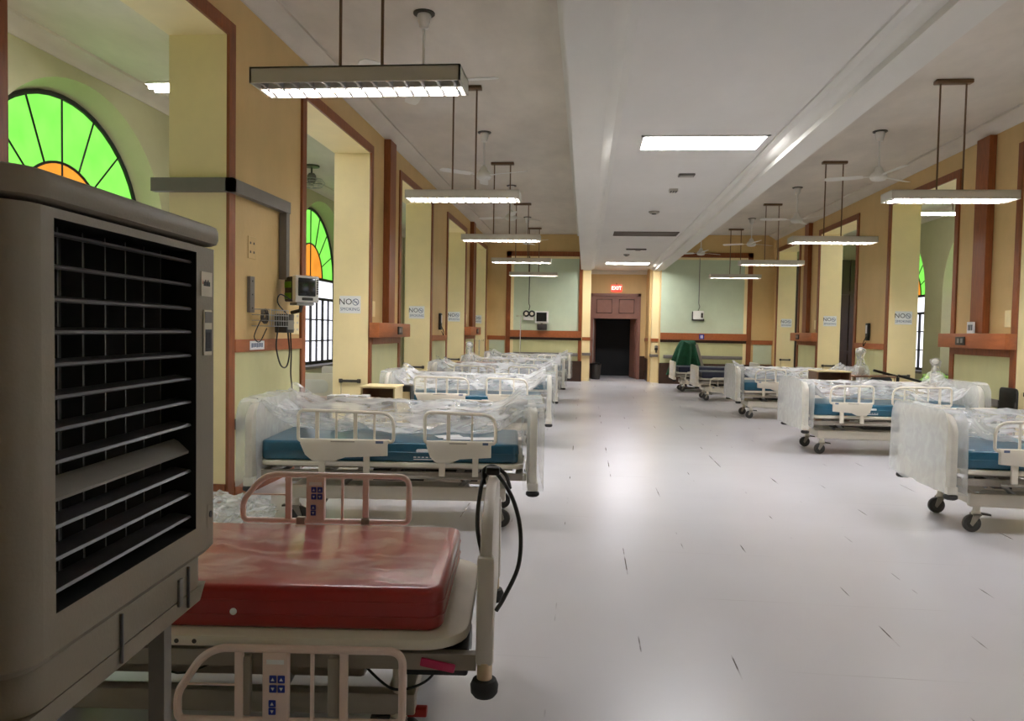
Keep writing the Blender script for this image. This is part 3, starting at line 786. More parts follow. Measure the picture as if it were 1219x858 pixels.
def make_mattress(m, L=1.92, W=.87, H=.145, label=True):
    t = thing('mattress', '', 'mattress')
    bm = bmesh.new(); bmesh.ops.create_cube(bm, size=1)
    for v in bm.verts: v.co = Vector((v.co.x*L, v.co.y*W, (v.co.z+.5)*H))
    bmesh.ops.bevel(bm, geom=[e for e in bm.edges if abs(e.verts[0].co.z-e.verts[1].co.z) > .05], offset=.05, segments=4, profile=.5, affect='EDGES')
    bmesh.ops.bevel(bm, geom=[e for e in bm.edges if abs(e.verts[0].co.z-e.verts[1].co.z) < .001 and len(e.link_faces) == 2 and abs(e.link_faces[0].normal.z-e.link_faces[1].normal.z) > .5], offset=.02, segments=3, profile=.5, affect='EDGES')
    b = MB().frombm(bm); b.build('cover', m, t)
    b = MB(); b.tube([(p[0], p[1], H*.5) for p in rrect(-L/2-.001, L/2+.001, -W/2-.001, W/2+.001, .05, 4)], .004, 5, closed=True); b.build('seam', m, t)
    if label:
        for s in (-1, 1):
            b = MB(); y = s*(W/2+.0015)
            b.prism(rrect(.2, .3, .07, .1, .012, 3), 'y', y-.001, y+.001)
            b.box((.33, y-.001, .07), (.345, y+.001, .105)); b.box((.35, y-.001, .07), (.358, y+.001, .105))
            for k in range(6): b.box((.18+k*.03, y-.001, .035), (.2+k*.03, y+.001, .042))
            b.box((.18, y-.001, .02), (.34, y+.001, .026)); b.build('printed_marking', M['paper'], t)
    return t

def make_wrap(side, seed, peak=0, flat=.0):
    """clear film over one bed: a sheet over the mattress and far rails plus the sleeves on head and foot board;
    side = local y sign of the rails that stay outside the film"""
    rnd = random.Random(seed); t = thing('plastic_wrap', '', 'plastic wrap')
    off = rnd.uniform(0, 50)
    nx, ny = 70, 40; vs, fs = [], []
    for i in range(nx+1):
        u = i/nx; x = -.05-(LB-.1)*u
        for j in range(ny+1):
            v = j/ny
            # near edge inside the rail -> middle -> far rail -> hang outside
            if v < .68:
                k = v/.68; y = -.47+k*.96
                z = .70+.02*math.sin(k*PI)+.2*max(0, k-.45)/.55
                if k < .22: z = .70+.19*(1-k/.22)**1.2*(.55+.45*math.sin(u*9+off))
                e = min(u, 1-u)
                z += .16*math.exp(-(e/.07)**2)*(1-.3*k)
            else:
                k = (v-.68)/.32; y = .49+.055*min(1, k*4)+.01*math.sin(k*8+u*12)
                z = .905-.4*k*(.85+.15*math.sin(u*7+off))
            p = Vector((x*3.3+off, y*3.3, z*2))
            n1 = noise.noise(p)*.5+noise.noise(p*2.7+Vector((3, 1, 9)))*.3+abs(noise.noise(p*5.5))*.2
            z += n1*.05; y += noise.noise(p*2.1+Vector((9, 9, 0)))*.012
            if v < .68: z = max(z, .685)
            vs.append((x, y*(-side), z) if side < 0 else (x, -y, z))
    for i in range(nx):
        for j in range(ny):
            a = i*(ny+1)+j; f = (a, a+1, a+ny+2, a+ny+1); fs.append(f if side > 0 else f[::-1])
    b = MB(); b.add(vs, fs); b.build('sheet', M['film'], t)
    for nm, x in (('foot_sleeve', 0), ('head_sleeve', -LB)):
        bm = bmesh.new(); bmesh.ops.create_cube(bm, size=1)
        for v in bm.verts: v.co = Vector((x+v.co.x*.15, v.co.y*1.1, .64+v.co.z*.62))
        bmesh.ops.delete(bm, geom=[f for f in bm.faces if f.normal.z < -.9], context='FACES')
        bmesh.ops.bevel(bm, geom=[e for e in bm.edges if e.calc_length() < 1.2 and all(abs(v.co.z-.95) < .01 for v in e.verts) and abs(e.verts[0].co.x-e.verts[1].co.x) > .1], offset=.14, segments=5, profile=.5, affect='EDGES')
        bmesh.ops.subdivide_edges(bm, edges=[e for e in bm.edges if e.calc_length() > .3], cuts=16, use_grid_fill=True)
        bmesh.ops.subdivide_edges(bm, edges=[e for e in bm.edges if e.calc_length() > .3], cuts=8, use_grid_fill=True)
        for v in bm.verts:
            p = Vector((v.co.x*4+off, v.co.y*5, v.co.z*3))
            d = noise.noise(p*.6)*.8+noise.noise(p*1.7)*.3+abs(noise.noise(p*3))*.1
            sx = 1 if v.co.x > x else -1
            v.co.x += sx*d*.014; v.co.y += noise.noise(p*.7+Vector((5, 5, 5)))*.014
            if v.co.z > .9: v.co.z += abs(d)*.03
            if v.co.z > .9 and peak and nm == 'foot_sleeve' and v.co.x > x: v.co.z += peak*max(0, 1-abs(v.co.y-.25*side*-1)/.3)
            if v.co.z < .4: v.co.z += noise.noise(p*1.3)*.03
            if abs(v.co.x-x) < .045: v.co.x = x+sx*.045
        b = MB().frombm(bm); b.build(nm, M['sleeve'], t)
    return t

bed0 = make_bed(); mat_teal = make_mattress(M['teal']); mat_navy = make_mattress(M['navy'], label=False)
bed_low = make_bed(rails=-.36, panel_top=.78, top_sh=(.05, .05))
cnt = {}
def inst(proto):
    k = proto.name; cnt[k] = cnt.get(k, 0)+1
    return proto if cnt[k] == 1 else copy_tree(proto)
def bed(x, y, rz, low, bl, ml, wl, wseed=0, peak=0):
    proto = bed_low if low else bed0
    o = place(inst(proto), (x, y, 0), rz, bl, 'unused low hospital beds' if low else 'hospital beds wrapped in clear film')
    R = Matrix.Rotation(rz, 4, 'Z')
    q = Vector((x, y, 0))+(R @ Vector((-1.07, 0, .507)))
    place(inst(mat_navy if low else mat_teal), q, rz, ml, 'navy mattresses' if low else 'teal mattresses on the wrapped beds')
    if wl:
        side = -1 if abs(rz) < 1 else 1
        w = make_wrap(side, wseed, peak); place(w, (x, y, 0), rz, wl, 'clear film wraps on the beds')
D = math.radians
bed(-.41, 6.02, D(5.5), 0, 'cream hospital bed standing right behind the red mattress bed, left row', 'teal mattress with papers on it, on the bed behind the red one', 'clear plastic film over the bed behind the red mattress', 1)
bed(-.47, 10.12, D(3), 0, 'wrapped cream hospital bed, third from the camera in the left row', 'teal mattress on the third bed of the left row', 'crinkled clear film over the third bed of the left row', 2)
bed(-.5, 13.25, D(2), 0, 'wrapped hospital bed, fourth from the camera in the left row', 'teal mattress on the fourth bed of the left row', 'clear film standing up in peaks on the fourth bed of the left row', 3, .2)
bed(-.46, 16.4, D(2), 0, 'wrapped hospital bed, fifth from the camera in the left row', 'teal mattress on the fifth bed of the left row', 'clear film over the fifth bed of the left row', 4)
bed(-.4, 19.7, D(1), 0, 'wrapped hospital bed farthest down the left row', 'teal mattress on the farthest bed of the left row', 'clear film over the farthest bed of the left row', 5)
bed(2.8, 6.47, PI+D(-1), 0, 'cream hospital bed nearest the camera on the right, cut by the picture edge', 'teal mattress on the nearest bed of the right row', 'clear plastic film over the nearest bed of the right row', 6)
bed(2.77, 10.25, PI+D(1), 0, 'wrapped hospital bed, second from the camera in the right row', 'teal mattress bulging between the rails of the second right bed', 'clear film over the second bed of the right row', 7)
bed(2.74, 14.25, PI+D(0), 0, 'wrapped hospital bed, third from the camera in the right row', 'teal mattress on the third bed of the right row', 'clear film over the third bed of the right row', 8)
bed(2.52, 17.75, PI+D(0), 1, 'low unwrapped cream bed with lowered rails, before the green cloth', 'navy mattress on the nearer of the two low beds', None)
bed(2.3, 20.2, PI+D(0), 1, 'low unwrapped cream bed under the green cloth, farthest right', 'navy mattress on the farther of the two low beds', None)
# cream bed standing in the left verandah
o = copy_tree(bed_low); place(o, (-4.35, 11.5, 0), D(-90), 'cream bed with slotted headboard seen through the second left opening', 'unused low hospital beds')
# papers on the second bed
t = thing('paper_sheets', 'white papers lying on the teal mattress near the footboard', 'paper', (-.98, 5.78, .655), D(8))
for k, (dx, dy, a) in enumerate(((0, 0, 0), (.2, -.03, .1), (-.06, .08, .3))):
    b = MB(); b.box((-.1, -.075, .001+k*.0012), (.1, .075, .002+k*.0012), mx=Matrix.Translation((dx, dy, 0)) @ Matrix.Rotation(a, 4, 'Z')); b.build('sheet', M['paper'], t)

# ------------------------------------------------------------------ the red mattress bed (nearest)
RB = dict(loc=(-.355, 2.95, 0), rz=D(5))
t = thing('hospital_bed', 'older cream bed with pinkish side rails carrying the red mattress', 'hospital bed', RB['loc'], RB['rz'])
b = MB(); b.prism([(-.47, .37), (-.47, .72), (-.43, .8), (-.34, .855), (-.2, .89), (0, .9), (.2, .89), (.34, .855), (.43, .8), (.47, .72), (.47, .37)], 'x', -.022, .022, .012)
b.rbox((-.03, -.475, .37), (.03, -.42, .74), .012, 2); b.rbox((-.03, .42, .37), (.03, .475, .74), .012, 2)
fb = b.build('footboard', mat('grey_cream_board', srgb(200, 192, 182), .4, var=.05), t)
for s in (-1, 1):
    b = MB(); b.cyl((0, s*.45, .32), (0, s*.45, .38), .026); b.build('post', M['tan'], fb)
    b = MB(); b.lathe([(.03, .322), (.04, .318), (.048, .3), (.046, .275), (.036, .262), (.004, .258)], (0, s*.45, 0), 20); b.build('corner_bumper', M['rubber'], fb)
b = MB(); b.prism([(-.47, .37), (-.47, .8), (-.4, .95), (.4, .95), (.47, .8), (.47, .37)], 'x', -2.13, -2.09, .012); b.build('headboard', M['bedcream'], t)
b = MB(); b.prism(rrect(-2.04, -.06, -.47, .47, (.08, .16, .16, .08), 6), 'z', .415, .455, .012)
dk = b.build('deck', M['bedcream'], t)
b = MB(); [b.cyl((x, -.4715, .435), (x, -.468, .435), .008, n=10) for x in (-1.04, -.98, -1.9)]; b.build('bolt', M['dkgrey'], dk)
b = MB()
for s in (-1, 1): b.box((-2.05, s*.42-.02, .34), (-.03, s*.42+.02, .395))
for x in (-1.9, -1.3, -.7, -.2): b.box((x-.02, -.42, .345), (x+.02, .42, .39))
b.build('upper_frame', M['bedframe'], t)
b = MB(); b.rbox((-.3, -.4, .3), (-.06, -.15, .4), .01, 2); b.rbox((-.34, .1, .27), (-.1, .33, .38), .02, 2); b.cyl((-.3, -.28, .33), (-.25, -.28, .33), .05); b.build('drive_motor', M['black'], t)
b = MB(); b.rbox((-.62, -.43, .375), (-.42, -.39, .41), .004, 2); b.build('control_box', M['ink'], t)
b = MB(); b.rbox((-.22, -.452, .345), (-.1, -.44, .375), .005, 2, mx=Matrix.Translation((-.16, 0, .36)) @ Matrix.Rotation(.2, 4, 'Y') @ Matrix.Translation((.16, 0, -.36))); b.build('release_handle', M['magenta'], t)
b = MB()
for s in (-1, 1): b.rbox((-1.9, s*.3-.03, .12), (-.25, s*.3+.03, .2), .01, 2)
b.rbox((-1.85, -.3, .13), (-1.75, .3, .19), .01, 2); b.rbox((-.36, -.3, .13), (-.26, .3, .19), .01, 2)
b.rbox((-1.7, -.22, .2), (-.45, .22, .26), .02, 2); b.build('base_frame', M['bedframe'], t)
for x in (-1.5, -.75):
    b = MB(); [b.tube([(x, s*.2, .18), (x+.1, s*.2, .37)], .02) for s in (-1, 1)]; b.build('lift_arm', M['steel'], t)
for x in (-1.8, -.31):
    for s in (-1, 1):
        c = caster(t, x, s*.3, .36 if x > -1 and s < 0 else .16, .05)
        if x > -1:
            b = MB(); b.rbox((x+.03, s*.3-.02, .11), (x+.1, s*.3+.02, .14), .005, 2); b.build('brake_lever', M['redp'], c)
def old_rail(parent, x0, x1, y, zb, zt):
    b = MB()
    b.tube(fillet([(x0, y, zb), (x0, y, zb+.09), (x0+.1, y, zt), (x1, y, zt), (x1, y, zb)], [.03, .1, .14, .05, .03], 8, True), .0135, 10, closed=True)
    for k, w in ((.275, .013), (.6, .005), (.74, .013)):
        x = x0+(x1-x0)*k; b.box((x-w, y-.008, zb), (x+w, y+.008, zt))
    b.box((x0+.02, y-.003, zb+.118), (x0+(x1-x0)*.28, y+.003, zb+.124))
    r = b.build('side_rail', M['pink'], parent)
    xp = x0+(x1-x0)*.44; s = -1
    b = MB(); b.rbox((xp-.043, y-.016, zb+.005), (xp+.043, y+.016, zt-.005), .006, 2); p = b.build('control_panel', M['pink'], r)
    b = MB()
    for dx in (-.014, .014):
        for dz in (.15, .118): b.rbox((xp+.008+dx-.012, y-.02, zb+dz-.013), (xp+.008+dx+.012, y-.0165, zb+dz+.013), .002, 1)
    for dz in (.068, .042): b.rbox((xp-.02, y-.02, zb+dz-.012), (xp+.004, y-.0165, zb+dz+.012), .002, 1)
    b.build('button_pad', M['blue'], p)
    b = MB()
    for dx, dz, f in ((-.006, .15, 1), (.022, .15, 1), (-.006, .118, -1), (.022, .118, -1), (-.008, .068, 1), (-.008, .042, -1)):
        cx, cz = xp+dx, zb+dz; b.add([(cx-.006, y-.0206, cz-.005*f), (cx+.006, y-.0206, cz-.005*f), (cx, y-.0206, cz+.006*f)], [(0, 1, 2)])
    b.box((xp-.028, y-.0175, zt-.045), (xp+.03, y-.0165, zt-.03)); b.build('button_arrow', M['paper'], p)
    return r
old_rail(t, -1.17, -.4, .5, .6, .815)
old_rail(t, -1.02, -.27, -.505, .185, .43)
for (x, y, z0, z1) in ((-.9, .5, .4, .62), (-.6, .5, .4, .62), (-.8, -.49, .2, .4), (-.5, -.49, .2, .4)):
    b = MB(); b.rbox((x-.02, y-.015, z0), (x+.02, y+.015, z1), .005, 2); b.build('rail_bracket', M['bedframe'], t)
b = MB(); b.tube(smooth_path([(-.5, -.3, .36), (-.38, -.36, .27), (-.3, -.38, .24), (-.2, -.36, .27), (-.16, -.3, .33)]), .005, 6); b.build('cable', M['black'], t); b = MB()
b.tube(smooth_path([(-1.2, -.38, .36), (-1.05, -.44, .31), (-.9, -.4, .35)]), .004, 6); b.build('cable', M['black'], t)
# red mattress: slightly sagging rounded slab in glossy film
R = Matrix.Rotation(RB['rz'], 4, 'Z')
q = Vector(RB['loc'])+R @ Vector((-1.08, 0.01, .457))
t = thing('mattress', 'glossy red vinyl mattress on the bed beside the cooler', 'mattress', q, RB['rz'])
L, W, H = 1.86, .84, .15
bm = bmesh.new(); bmesh.ops.create_cube(bm, size=1)
for v in bm.verts: v.co = Vector((v.co.x*L, v.co.y*W, (v.co.z+.5)*H))
bmesh.ops.bevel(bm, geom=[e for e in bm.edges if abs(e.verts[0].co.z-e.verts[1].co.z) > .05], offset=.06, segments=5, profile=.5, affect='EDGES')
bmesh.ops.bevel(bm, geom=[e for e in bm.edges if abs(e.verts[0].co.z-e.verts[1].co.z) < .001 and len(e.link_faces) == 2 and abs(e.link_faces[0].normal.z-e.link_faces[1].normal.z) > .5], offset=.022, segments=4, profile=.5, affect='EDGES')
MB().frombm(bm).build('cover', M['red'], t)
b = MB()
for z in (.05, .1): b.tube([(p[0], p[1], z) for p in rrect(-L/2-.001, L/2+.001, -W/2-.001, W/2+.001, .06, 5)], .0035, 5, closed=True)
b.build('seam', M['red'], t)
b = MB(); b.lathe([(.012, -W/2-.001), (.012, -W/2-.004), (.006, -W/2-.006), (.001, -W/2-.006)], (.21, 0, .06), 14, axis='y'); b.build('snap_button', M['paper'], t)
# film lying on the red mattress, creased
nx, ny = 60, 28; vs = []; fs = []
for i in range(nx+1):
    for j in range(ny+1):
        x, y = -L/2+.05+(L-.1)*i/nx, -W/2+.03+(W-.06)*j/ny
        p = Vector((x*2.2+y*1.6, y*1.2-x*.5, 0))
        rdg = (1-abs(noise.noise(p*1.3)))**6*.012+(1-abs(noise.noise(p*2.3+Vector((4, 2, 7)))))**9*.01
        vs.append((x, y, H+.003+rdg))
for i in range(nx):
    for j in range(ny):
        a = i*(ny+1)+j; fs.append((a, a+ny+1, a+ny+2, a+1))
def thin_film():
    m = plastic_film('thin_red_bed_film'); nt = m.node_tree
    for n in nt.nodes:
        if n.type == 'MAP_RANGE': n.inputs['To Min'].default_value = .0; n.inputs['To Max'].default_value = .3
        if n.type == 'MATH': n.inputs[1].default_value = .1
    return m
film = MB(); film.add(vs, fs); f = film.build('clear_film', thin_film(), t); f['label'] = 'creased clear film on top of the red vinyl'
# black power cord looped over the footboard
t = thing('power_cord', 'thick black power cord looped over the footboard of the red bed', 'cord', RB['loc'], RB['rz'])
b = MB()
b.tube(smooth_path([(-.03, -.02, .6), (-.055, .0, .72), (-.05, .06, .84), (-.035, .12, .895), (.0, .13, .918), (.04, .1, .885), (.085, .04, .82), (.115, -.03, .72), (.11, -.1, .6), (.06, -.16, .5), (.03, -.2, .46)], 8), .0085, 8)
b.tube(smooth_path([(-.035, .1, .87), (-.04, .13, .92), (.0, .15, .935), (.05, .16, .9), (.07, .17, .84)], 8), .0085, 8); b.build('flex', M['black'], t)
b = MB(); b.rbox((-.03, .1, .905), (.028, .14, .94), .01, 2); b.build('plug', M['black'], t)

# ------------------------------------------------------------------ evaporative air cooler
dirv = Vector((-.084, .9965, 0)); rz = math.atan2(dirv.y, dirv.x)-PI/2
# local frame: +x towards the aisle (grille side), y along the face away from the camera, origin on the floor under the near front corner
FX, FY = -.806, 1.0
t = thing('air_cooler', 'large taupe evaporative air cooler with black louvred grille on a stand', 'air cooler', (FX, FY, 0), rz)
WF, DP = .71, .55
b = MB()
gy0, gy1, gz0, gz1 = .092, .6, 1.045, 1.66
# body shell with rounded corners and a real recess for the grille
out = rrect(-DP, 0, 0, WF, (.05, .06, .02, .05), 6)
def ring(zs, grow=0):
    return [(x*(1) + (grow if x > -DP/2 else -grow), y+(grow if y > WF/2 else -grow), zs) for x, y in out]
levels = [(.97, -.012), (.985, 0), (1.675, 0)]
prev = None
for z, g in levels:
    s0 = len(b.v); b.add(ring(z, g), [])
    if prev is not None:
        n = len(out)
        for i in range(n):
            a, c = i, (i+1) % n
            p0, p1 = out[a], out[c]
            if abs(p0[0]) < 1e-6 and abs(p1[0]) < 1e-6 and abs(p0[1]-p1[1]) > .3 and z > 1.5: continue   # flat front face left out
            b.f.append([prev+a, prev+c, s0+c, s0+a]); b.m.append(0)
    prev = s0
# front face panels round the recess
yf0, yf1 = .06, WF-.02
zf0, zf1 = .985, 1.675
def fq(y0, y1, z0, z1, x=0): b.add([(x, y0, z0), (x, y1, z0), (x, y1, z1), (x, y0, z1)], [(0, 1, 2, 3)])
fq(yf0, gy0, zf0, zf1); fq(gy1, yf1, zf0, zf1); fq(gy0, gy1, zf0, gz0); fq(gy0, gy1, gz1, zf1)
rd = .11
b.add([(0, gy0, gz0), (0, gy1, gz0), (0, gy1, gz1), (0, gy0, gz1), (-rd, gy0, gz0), (-rd, gy1, gz0), (-rd, gy1, gz1), (-rd, gy0, gz1)],
      [(0, 4, 5, 1), (1, 5, 6, 2), (2, 6, 7, 3), (3, 7, 4, 0)], 1)
b.add([(-rd, gy0, gz0), (-rd, gy1, gz0), (-rd, gy1, gz1), (-rd, gy0, gz1)], [(0, 1, 2, 3)], 1)
# near side grooves
for z in (1.2, 1.37): b.rbox((-DP+.06, -.006, z-.006), (-.07, .004, z+.006), .002, 1)
body = b.build('housing', [M['cooler'], M['void']], t)
b = MB()
b.prism([(x+(.012 if x > -DP/2 else -.012), y+(.012 if y > WF/2 else -.012)) for x, y in rrect(-DP, 0, 0, WF, (.06, .08, .04, .06), 7)], 'z', 1.682, 1.728, .014)
b.build('top_cover', M['cooler'], t)
b = MB(); b.prism([(x, y) for x, y in rrect(-DP+.03, -.012, .03, WF-.03, .05, 5)], 'z', .9, .972, .004)
b.prism([(.03, .9), (WF-.03, .9), (WF-.06, .865), (.06, .865)], 'x', -DP+.03, -.012)
tk = b.build('water_tank', M['cooler'], t)
for y in (.3, .58):
    b = MB(); b.rbox((-.012, y, .872), (-.006, y+.005, .965), .001, 1); b.build('moulding_line', M['coolerd'], tk)
b = MB(); b.rbox((-.013, .535, .89), (-.006, .552, .95), .002, 2); b.build('level_window', M['grey'], tk)
ns = 12
for k in range(ns):
    z = gz0+.03+(gz1-gz0-.05)*k/(ns-1)
    tilt = 9; w = .03
    if k == 3: tilt, w = 44, .028
    mx = Matrix.Translation((-.03, 0, z)) @ Matrix.Rotation(math.radians(tilt), 4, 'Y')
    b = MB()
    b.prism([(-w*.9, .0), (-w*.5, .004), (w*.6, .004), (w*.72, 0), (w*.6, -.003), (-w*.5, -.003)], 'y', gy0+.004, gy1-.004, mx=mx); b.build('louver_slat', M['coolerd'] if k != 3 else M['grey'], t)  # lighter grey on the tilted slat paints in the light it catches
for k in range(7):
    y = gy0+(gy1-gy0)*(k+.5)/7
    b = MB(); b.box((-.1, y-.002, gz0+.001), (-.062, y+.002, gz1-.001)); b.build('vane', M['coolerd'], t)
b = MB(); b.box((.0005, .622, 1.565), (.0018, .68, 1.62)); lb = b.build('brand_label', M['label'], t)
b = MB()
for k in range(5): b.box((.0019, .634+k*.007, 1.588), (.0024, .639+k*.007, 1.598+.004*(k % 2)))
b.build('brand_mark', M['inkdark'], lb)
b = MB(); b.add([(.0023, .626, 1.592), (.0023, .632, 1.592), (.0023, .629, 1.602)], [(0, 1, 2)]); b.build('brand_emblem', M['redp'], lb)
b = MB(); b.rbox((.0005, .632, 1.43), (.004, .676, 1.535), .002, 1); cp = b.build('control_panel', M['label'], t)
b = MB(); b.box((.0041, .636, 1.505), (.0048, .672, 1.53)); b.build('display', M['grey'], cp)
b = MB(); b.box((.0041, .638, 1.44), (.0048, .672, 1.49)); [b.box((.0048, .642+k*.009, 1.447), (.0056, .647+k*.009, 1.483)) for k in range(3)]; b.build('keypad', M['inkdark'], cp)
b = MB(); b.box((.0004, .66, 1.03), (.0012, WF-.02, 1.085)); b.build('side_hatch', M['cooler'], t)
b = MB(); b.lathe([(.008, .001), (.008, .003), (.003, .0032)], (0, .675, 1.06), 12, axis='x'); b.build('keyhole', M['black'], t)
# carrying stand
b = MB(); xa, xb, ya, yb = -DP+.06, -.06, .08, WF-.1
b.box((xa, ya, .83), (xb, ya+.035, .864)); b.box((xa, yb-.035, .83), (xb, yb, .864)); b.box((xa, ya, .83), (xa+.035, yb, .864)); b.box((xb-.035, ya, .83), (xb, yb, .864))
b.box((xa, ya, .2), (xb, ya+.03, .23)); b.box((xa, yb-.03, .2), (xb, yb, .23)); b.build('stand_frame', M['grey'], t)
for x in (xa, xb-.035):
    for y in (ya, yb-.035):
        b = MB(); b.box((x, y, .06), (x+.035, y+.035, .83)); lg = b.build('stand_leg', M['grey'], t)
        b = MB(); b.lathe([(.01, -.014), (.03, -.014), (.03, .014), (.01, .014)], (x+.017, y+.017, .03), 14, axis='y'); b.box((x+.005, y, .03), (x+.03, y+.035, .062)); b.build('wheel', M['rubber'], lg)

# ------------------------------------------------------------------ wall equipment
def sign(x, y, z, label, w=.3, h=.24):
    t = thing('no_smoking_sign', label, 'sign', (x, y, z), 0, 'no smoking signs on the jambs')
    b = MB(); b.box((-w/2, -.004, -h/2), (w/2, -.0005, h/2)); b.build('sign_plate', M['paper'], t)
    rx = Matrix.Rotation(PI/2, 4, 'X')
    lettering('NO', .12, M['inkdark'], 'lettering', t, Matrix.Translation((-.065, -.005, .035)) @ rx, .0006)
    lettering('SMOKING', .062, M['ink'], 'lettering', t, Matrix.Translation((0, -.005, -.065)) @ rx, .0006)
    b = MB(); b.tube([(.08+.042*math.cos(k*PI/10), -.005, .035+.042*math.sin(k*PI/10)) for k in range(20)], .005, 5, closed=True); b.tube([(.05, -.005, .065), (.11, -.005, .005)], .005, 5)
    b.box((.055, -.0052, .032), (.105, -.0045, .04)); b.build('symbol', M['ink'], t)
ordn = ['second', 'third', 'fourth', 'farthest']
for i, (a, c) in enumerate(BAYS[2:]):
    sign(XL-.26, c, 1.82, 'white NO SMOKING notice on the jamb of the %s left opening' % ordn[i])
for i, (a, c) in enumerate(BAYS[3:]):
    sign(XR+.26, c, 1.86, 'white NO SMOKING notice on the jamb of the %s right opening' % ['nearest fully visible', 'middle', 'farthest'][i])
def jamb_bar(x, y, z, label, chain=False):
    t = thing('grab_bar', label, 'bar', (x, y, z), 0, 'dark bars on the jambs')
    b = MB(); b.rbox((-.14, -.045, -.018), (.14, -.022, .018), .006, 2); b.build('bar', M['dkgrey'], t)
    for s in (-1, 1):
        b = MB(); b.rbox((s*.13-.025, -.03, -.028), (s*.13+.025, -.001, .028), .006, 2); b.build('end_bracket', M['rust'], t)
    b = MB(); b.tube([(-.12, -.03, -.02), (-.12, -.02, -.28)], .004, 5); b.build('cord', M['rust'], t)
for i, (a, c) in enumerate(BAYS[2:5]): jamb_bar(XL-.25, c, .76, 'dark bar screwed to the jamb of the %s left opening' % ordn[i])
for i, (a, c) in enumerate(BAYS[2:6]): jamb_bar(XR+.25, c, .8, 'dark bar screwed to the jamb of the right opening, %s' % ['nearest one at picture edge', 'behind the second wrapped bed', 'behind the brown cabinet', 'farthest'][i])

def trunking(xw, s, a, c, label, cardw=False):
    """brown board running down the pier to an orange-brown service box with a socket"""
    t = thing('service_trunking', label, 'wall trunking', (xw, (a+c)/2, 1.46))
    h = (c-a)/2
    b = MB(); yb = .02*s
    b.rbox((min(0, s*.1), yb-.17, .12), (max(.003*s, s*.1), yb+.17, ZC-1.46-.15), .004, 1); b.build('vertical_board', M['wood'], t)
    b = MB(); b.rbox((min(s*.027, s*.17), -h-.04, -.09), (max(s*.027, s*.17), h+.06, .115), .006, 2); b.build('service_box', M['woodo'], t)
    b = MB(); b.rbox((min(s*.171, s*.19), .1, -.05), (max(s*.171, s*.19), .36, .07), .006, 2); so = b.build('socket', M['dkgrey'], t)
    b = MB(); [b.rbox((min(s*.19, s*.194), .14+k*.1, -.02), (max(s*.19, s*.194), .2+k*.1, .045), .002, 1) for k in range(2)]; b.build('socket_face', M['steel'], so)
    b = MB(); b.rbox((min(0, s*.012), -h+.16, .2), (max(.001*s, s*.012), -h+.3, .42), .003, 1); b.build('switch_plate', M['jamb'], t)
    return t
pl = {i: p for i, p in enumerate(PIERS)}
trunking(XL, 1, *pl[2], 'brown service board and box on the left pier behind the third bed')
trunking(XL, 1, *pl[4], 'brown service board and box on the farther left pier')
trunking(XR, -1, *pl[2], 'brown service board and box on the right pier behind the second bed')
trunking(XR, -1, *pl[4], 'brown service board and box on the farther right pier')
t = thing('number_card', 'small white card standing on the right service box', 'card', (XR-.14, 11.15, 1.578))
b = MB(); b.box((-.01, -.09, 0), (.01, .09, .16)); b.build('card', M['paper'], t)
b = MB(); [b.box((-.0115, -.06+k*.045, .04), (-.0102, -.03+k*.045, .12)) for k in range(3)]; b.build('printing', M['inkdark'], t)

def gauge(x, y, z, s, label):
    t = thing('pressure_gauge', label, 'wall gauge', (x, y, z), 0, 'black wall gauges')
    b = MB(); b.rbox((min(0, s*.05), -.07, -.17), (max(.001*s, s*.05), .07, .17), .01, 2); b.build('case', M['black'], t)
    b = MB(); b.rbox((min(s*.05, s*.055), -.035, -.03), (max(s*.05, s*.055), .035, .13), .002, 1); b.build('dial_plate', M['paper'], t)
    b = MB(); b.tube(smooth_path([(s*.05, 0, -.1), (s*.09, .02, -.2), (s*.08, .05, -.28), (s*.05, .02, -.2)]), .008, 6); b.build('hose', M['black'], t)
gauge(XL+.001, 15.35, 1.66, 1, 'black and white gauge on the left pier between third and fourth openings')
gauge(XR-.001, 15.35, 1.6, -1, 'black and white gauge on the right pier above the chair rail')

# grey conduit across the near left jamb and down the pier
t = thing('wall_conduit', 'grey square conduit across the near left jamb and down the pier', 'conduit', (XL, 6.08, 0))
zc = 2.66
b = MB()
b.box((-.62, -.075, zc-.055), (.09, -.003, zc+.055)); b.box((.027, -.075, zc-.055), (.09, 1.16, zc+.055))
b.build('horizontal_channel', M['grey'], t)
b = MB(); b.box((.006, 1.08, 1.96), (.08, 1.16, zc-.056)); b.build('vertical_channel', M['grey'], t)

# patient monitor on pier one
t = thing('patient_monitor', 'white bedside monitor with dark screen on a bracket on the near left pier', 'monitor', (XL+.27, 7.2, 1.74), D(50))
b = MB(); b.rbox((-.13, -.02, 0), (.13, .05, .26), .015, 3); b.build('screen_housing', M['white'], t)
b = MB(); b.rbox((-.1, -.026, .06), (.085, -.0195, .235), .006, 2); b.build('screen', M['screen'], t)
b = MB(); [b.rbox((.098, -.026, .08+k*.022), (.118, -.019, .094+k*.022), .003, 1) for k in range(7)]; b.rbox((-.06, -.027, .018), (.06, -.019, .045), .004, 1); b.build('button_row', M['dkgrey'], t)
b = MB(); b.rbox((-.13, .05, .005), (.12, .2, .25), .012, 2); bk = b.build('rear_case', M['dkgrey'], t)
b = MB()
for z in (.03, .14): b.rbox((-.134, .06, z), (-.1295, .19, z+.06), .004, 1)
b.build('green_stripe', M['green'], bk)
b = MB(); b.rbox((-.09, .02, -.03), (.1, .17, -.001), .008, 2); b.build('tray', M['steel'], t)
b = MB(); b.tube([(0, .1, -.03), (.0, .12, -.08), (-.02, .25, -.1)], .02); b.build('arm', M['dkgrey'], t)
t = thing('equipment_basket', 'wire basket full of coiled leads below the monitor', 'basket', (XL+.02, 6.75, 1.5))
b = MB()
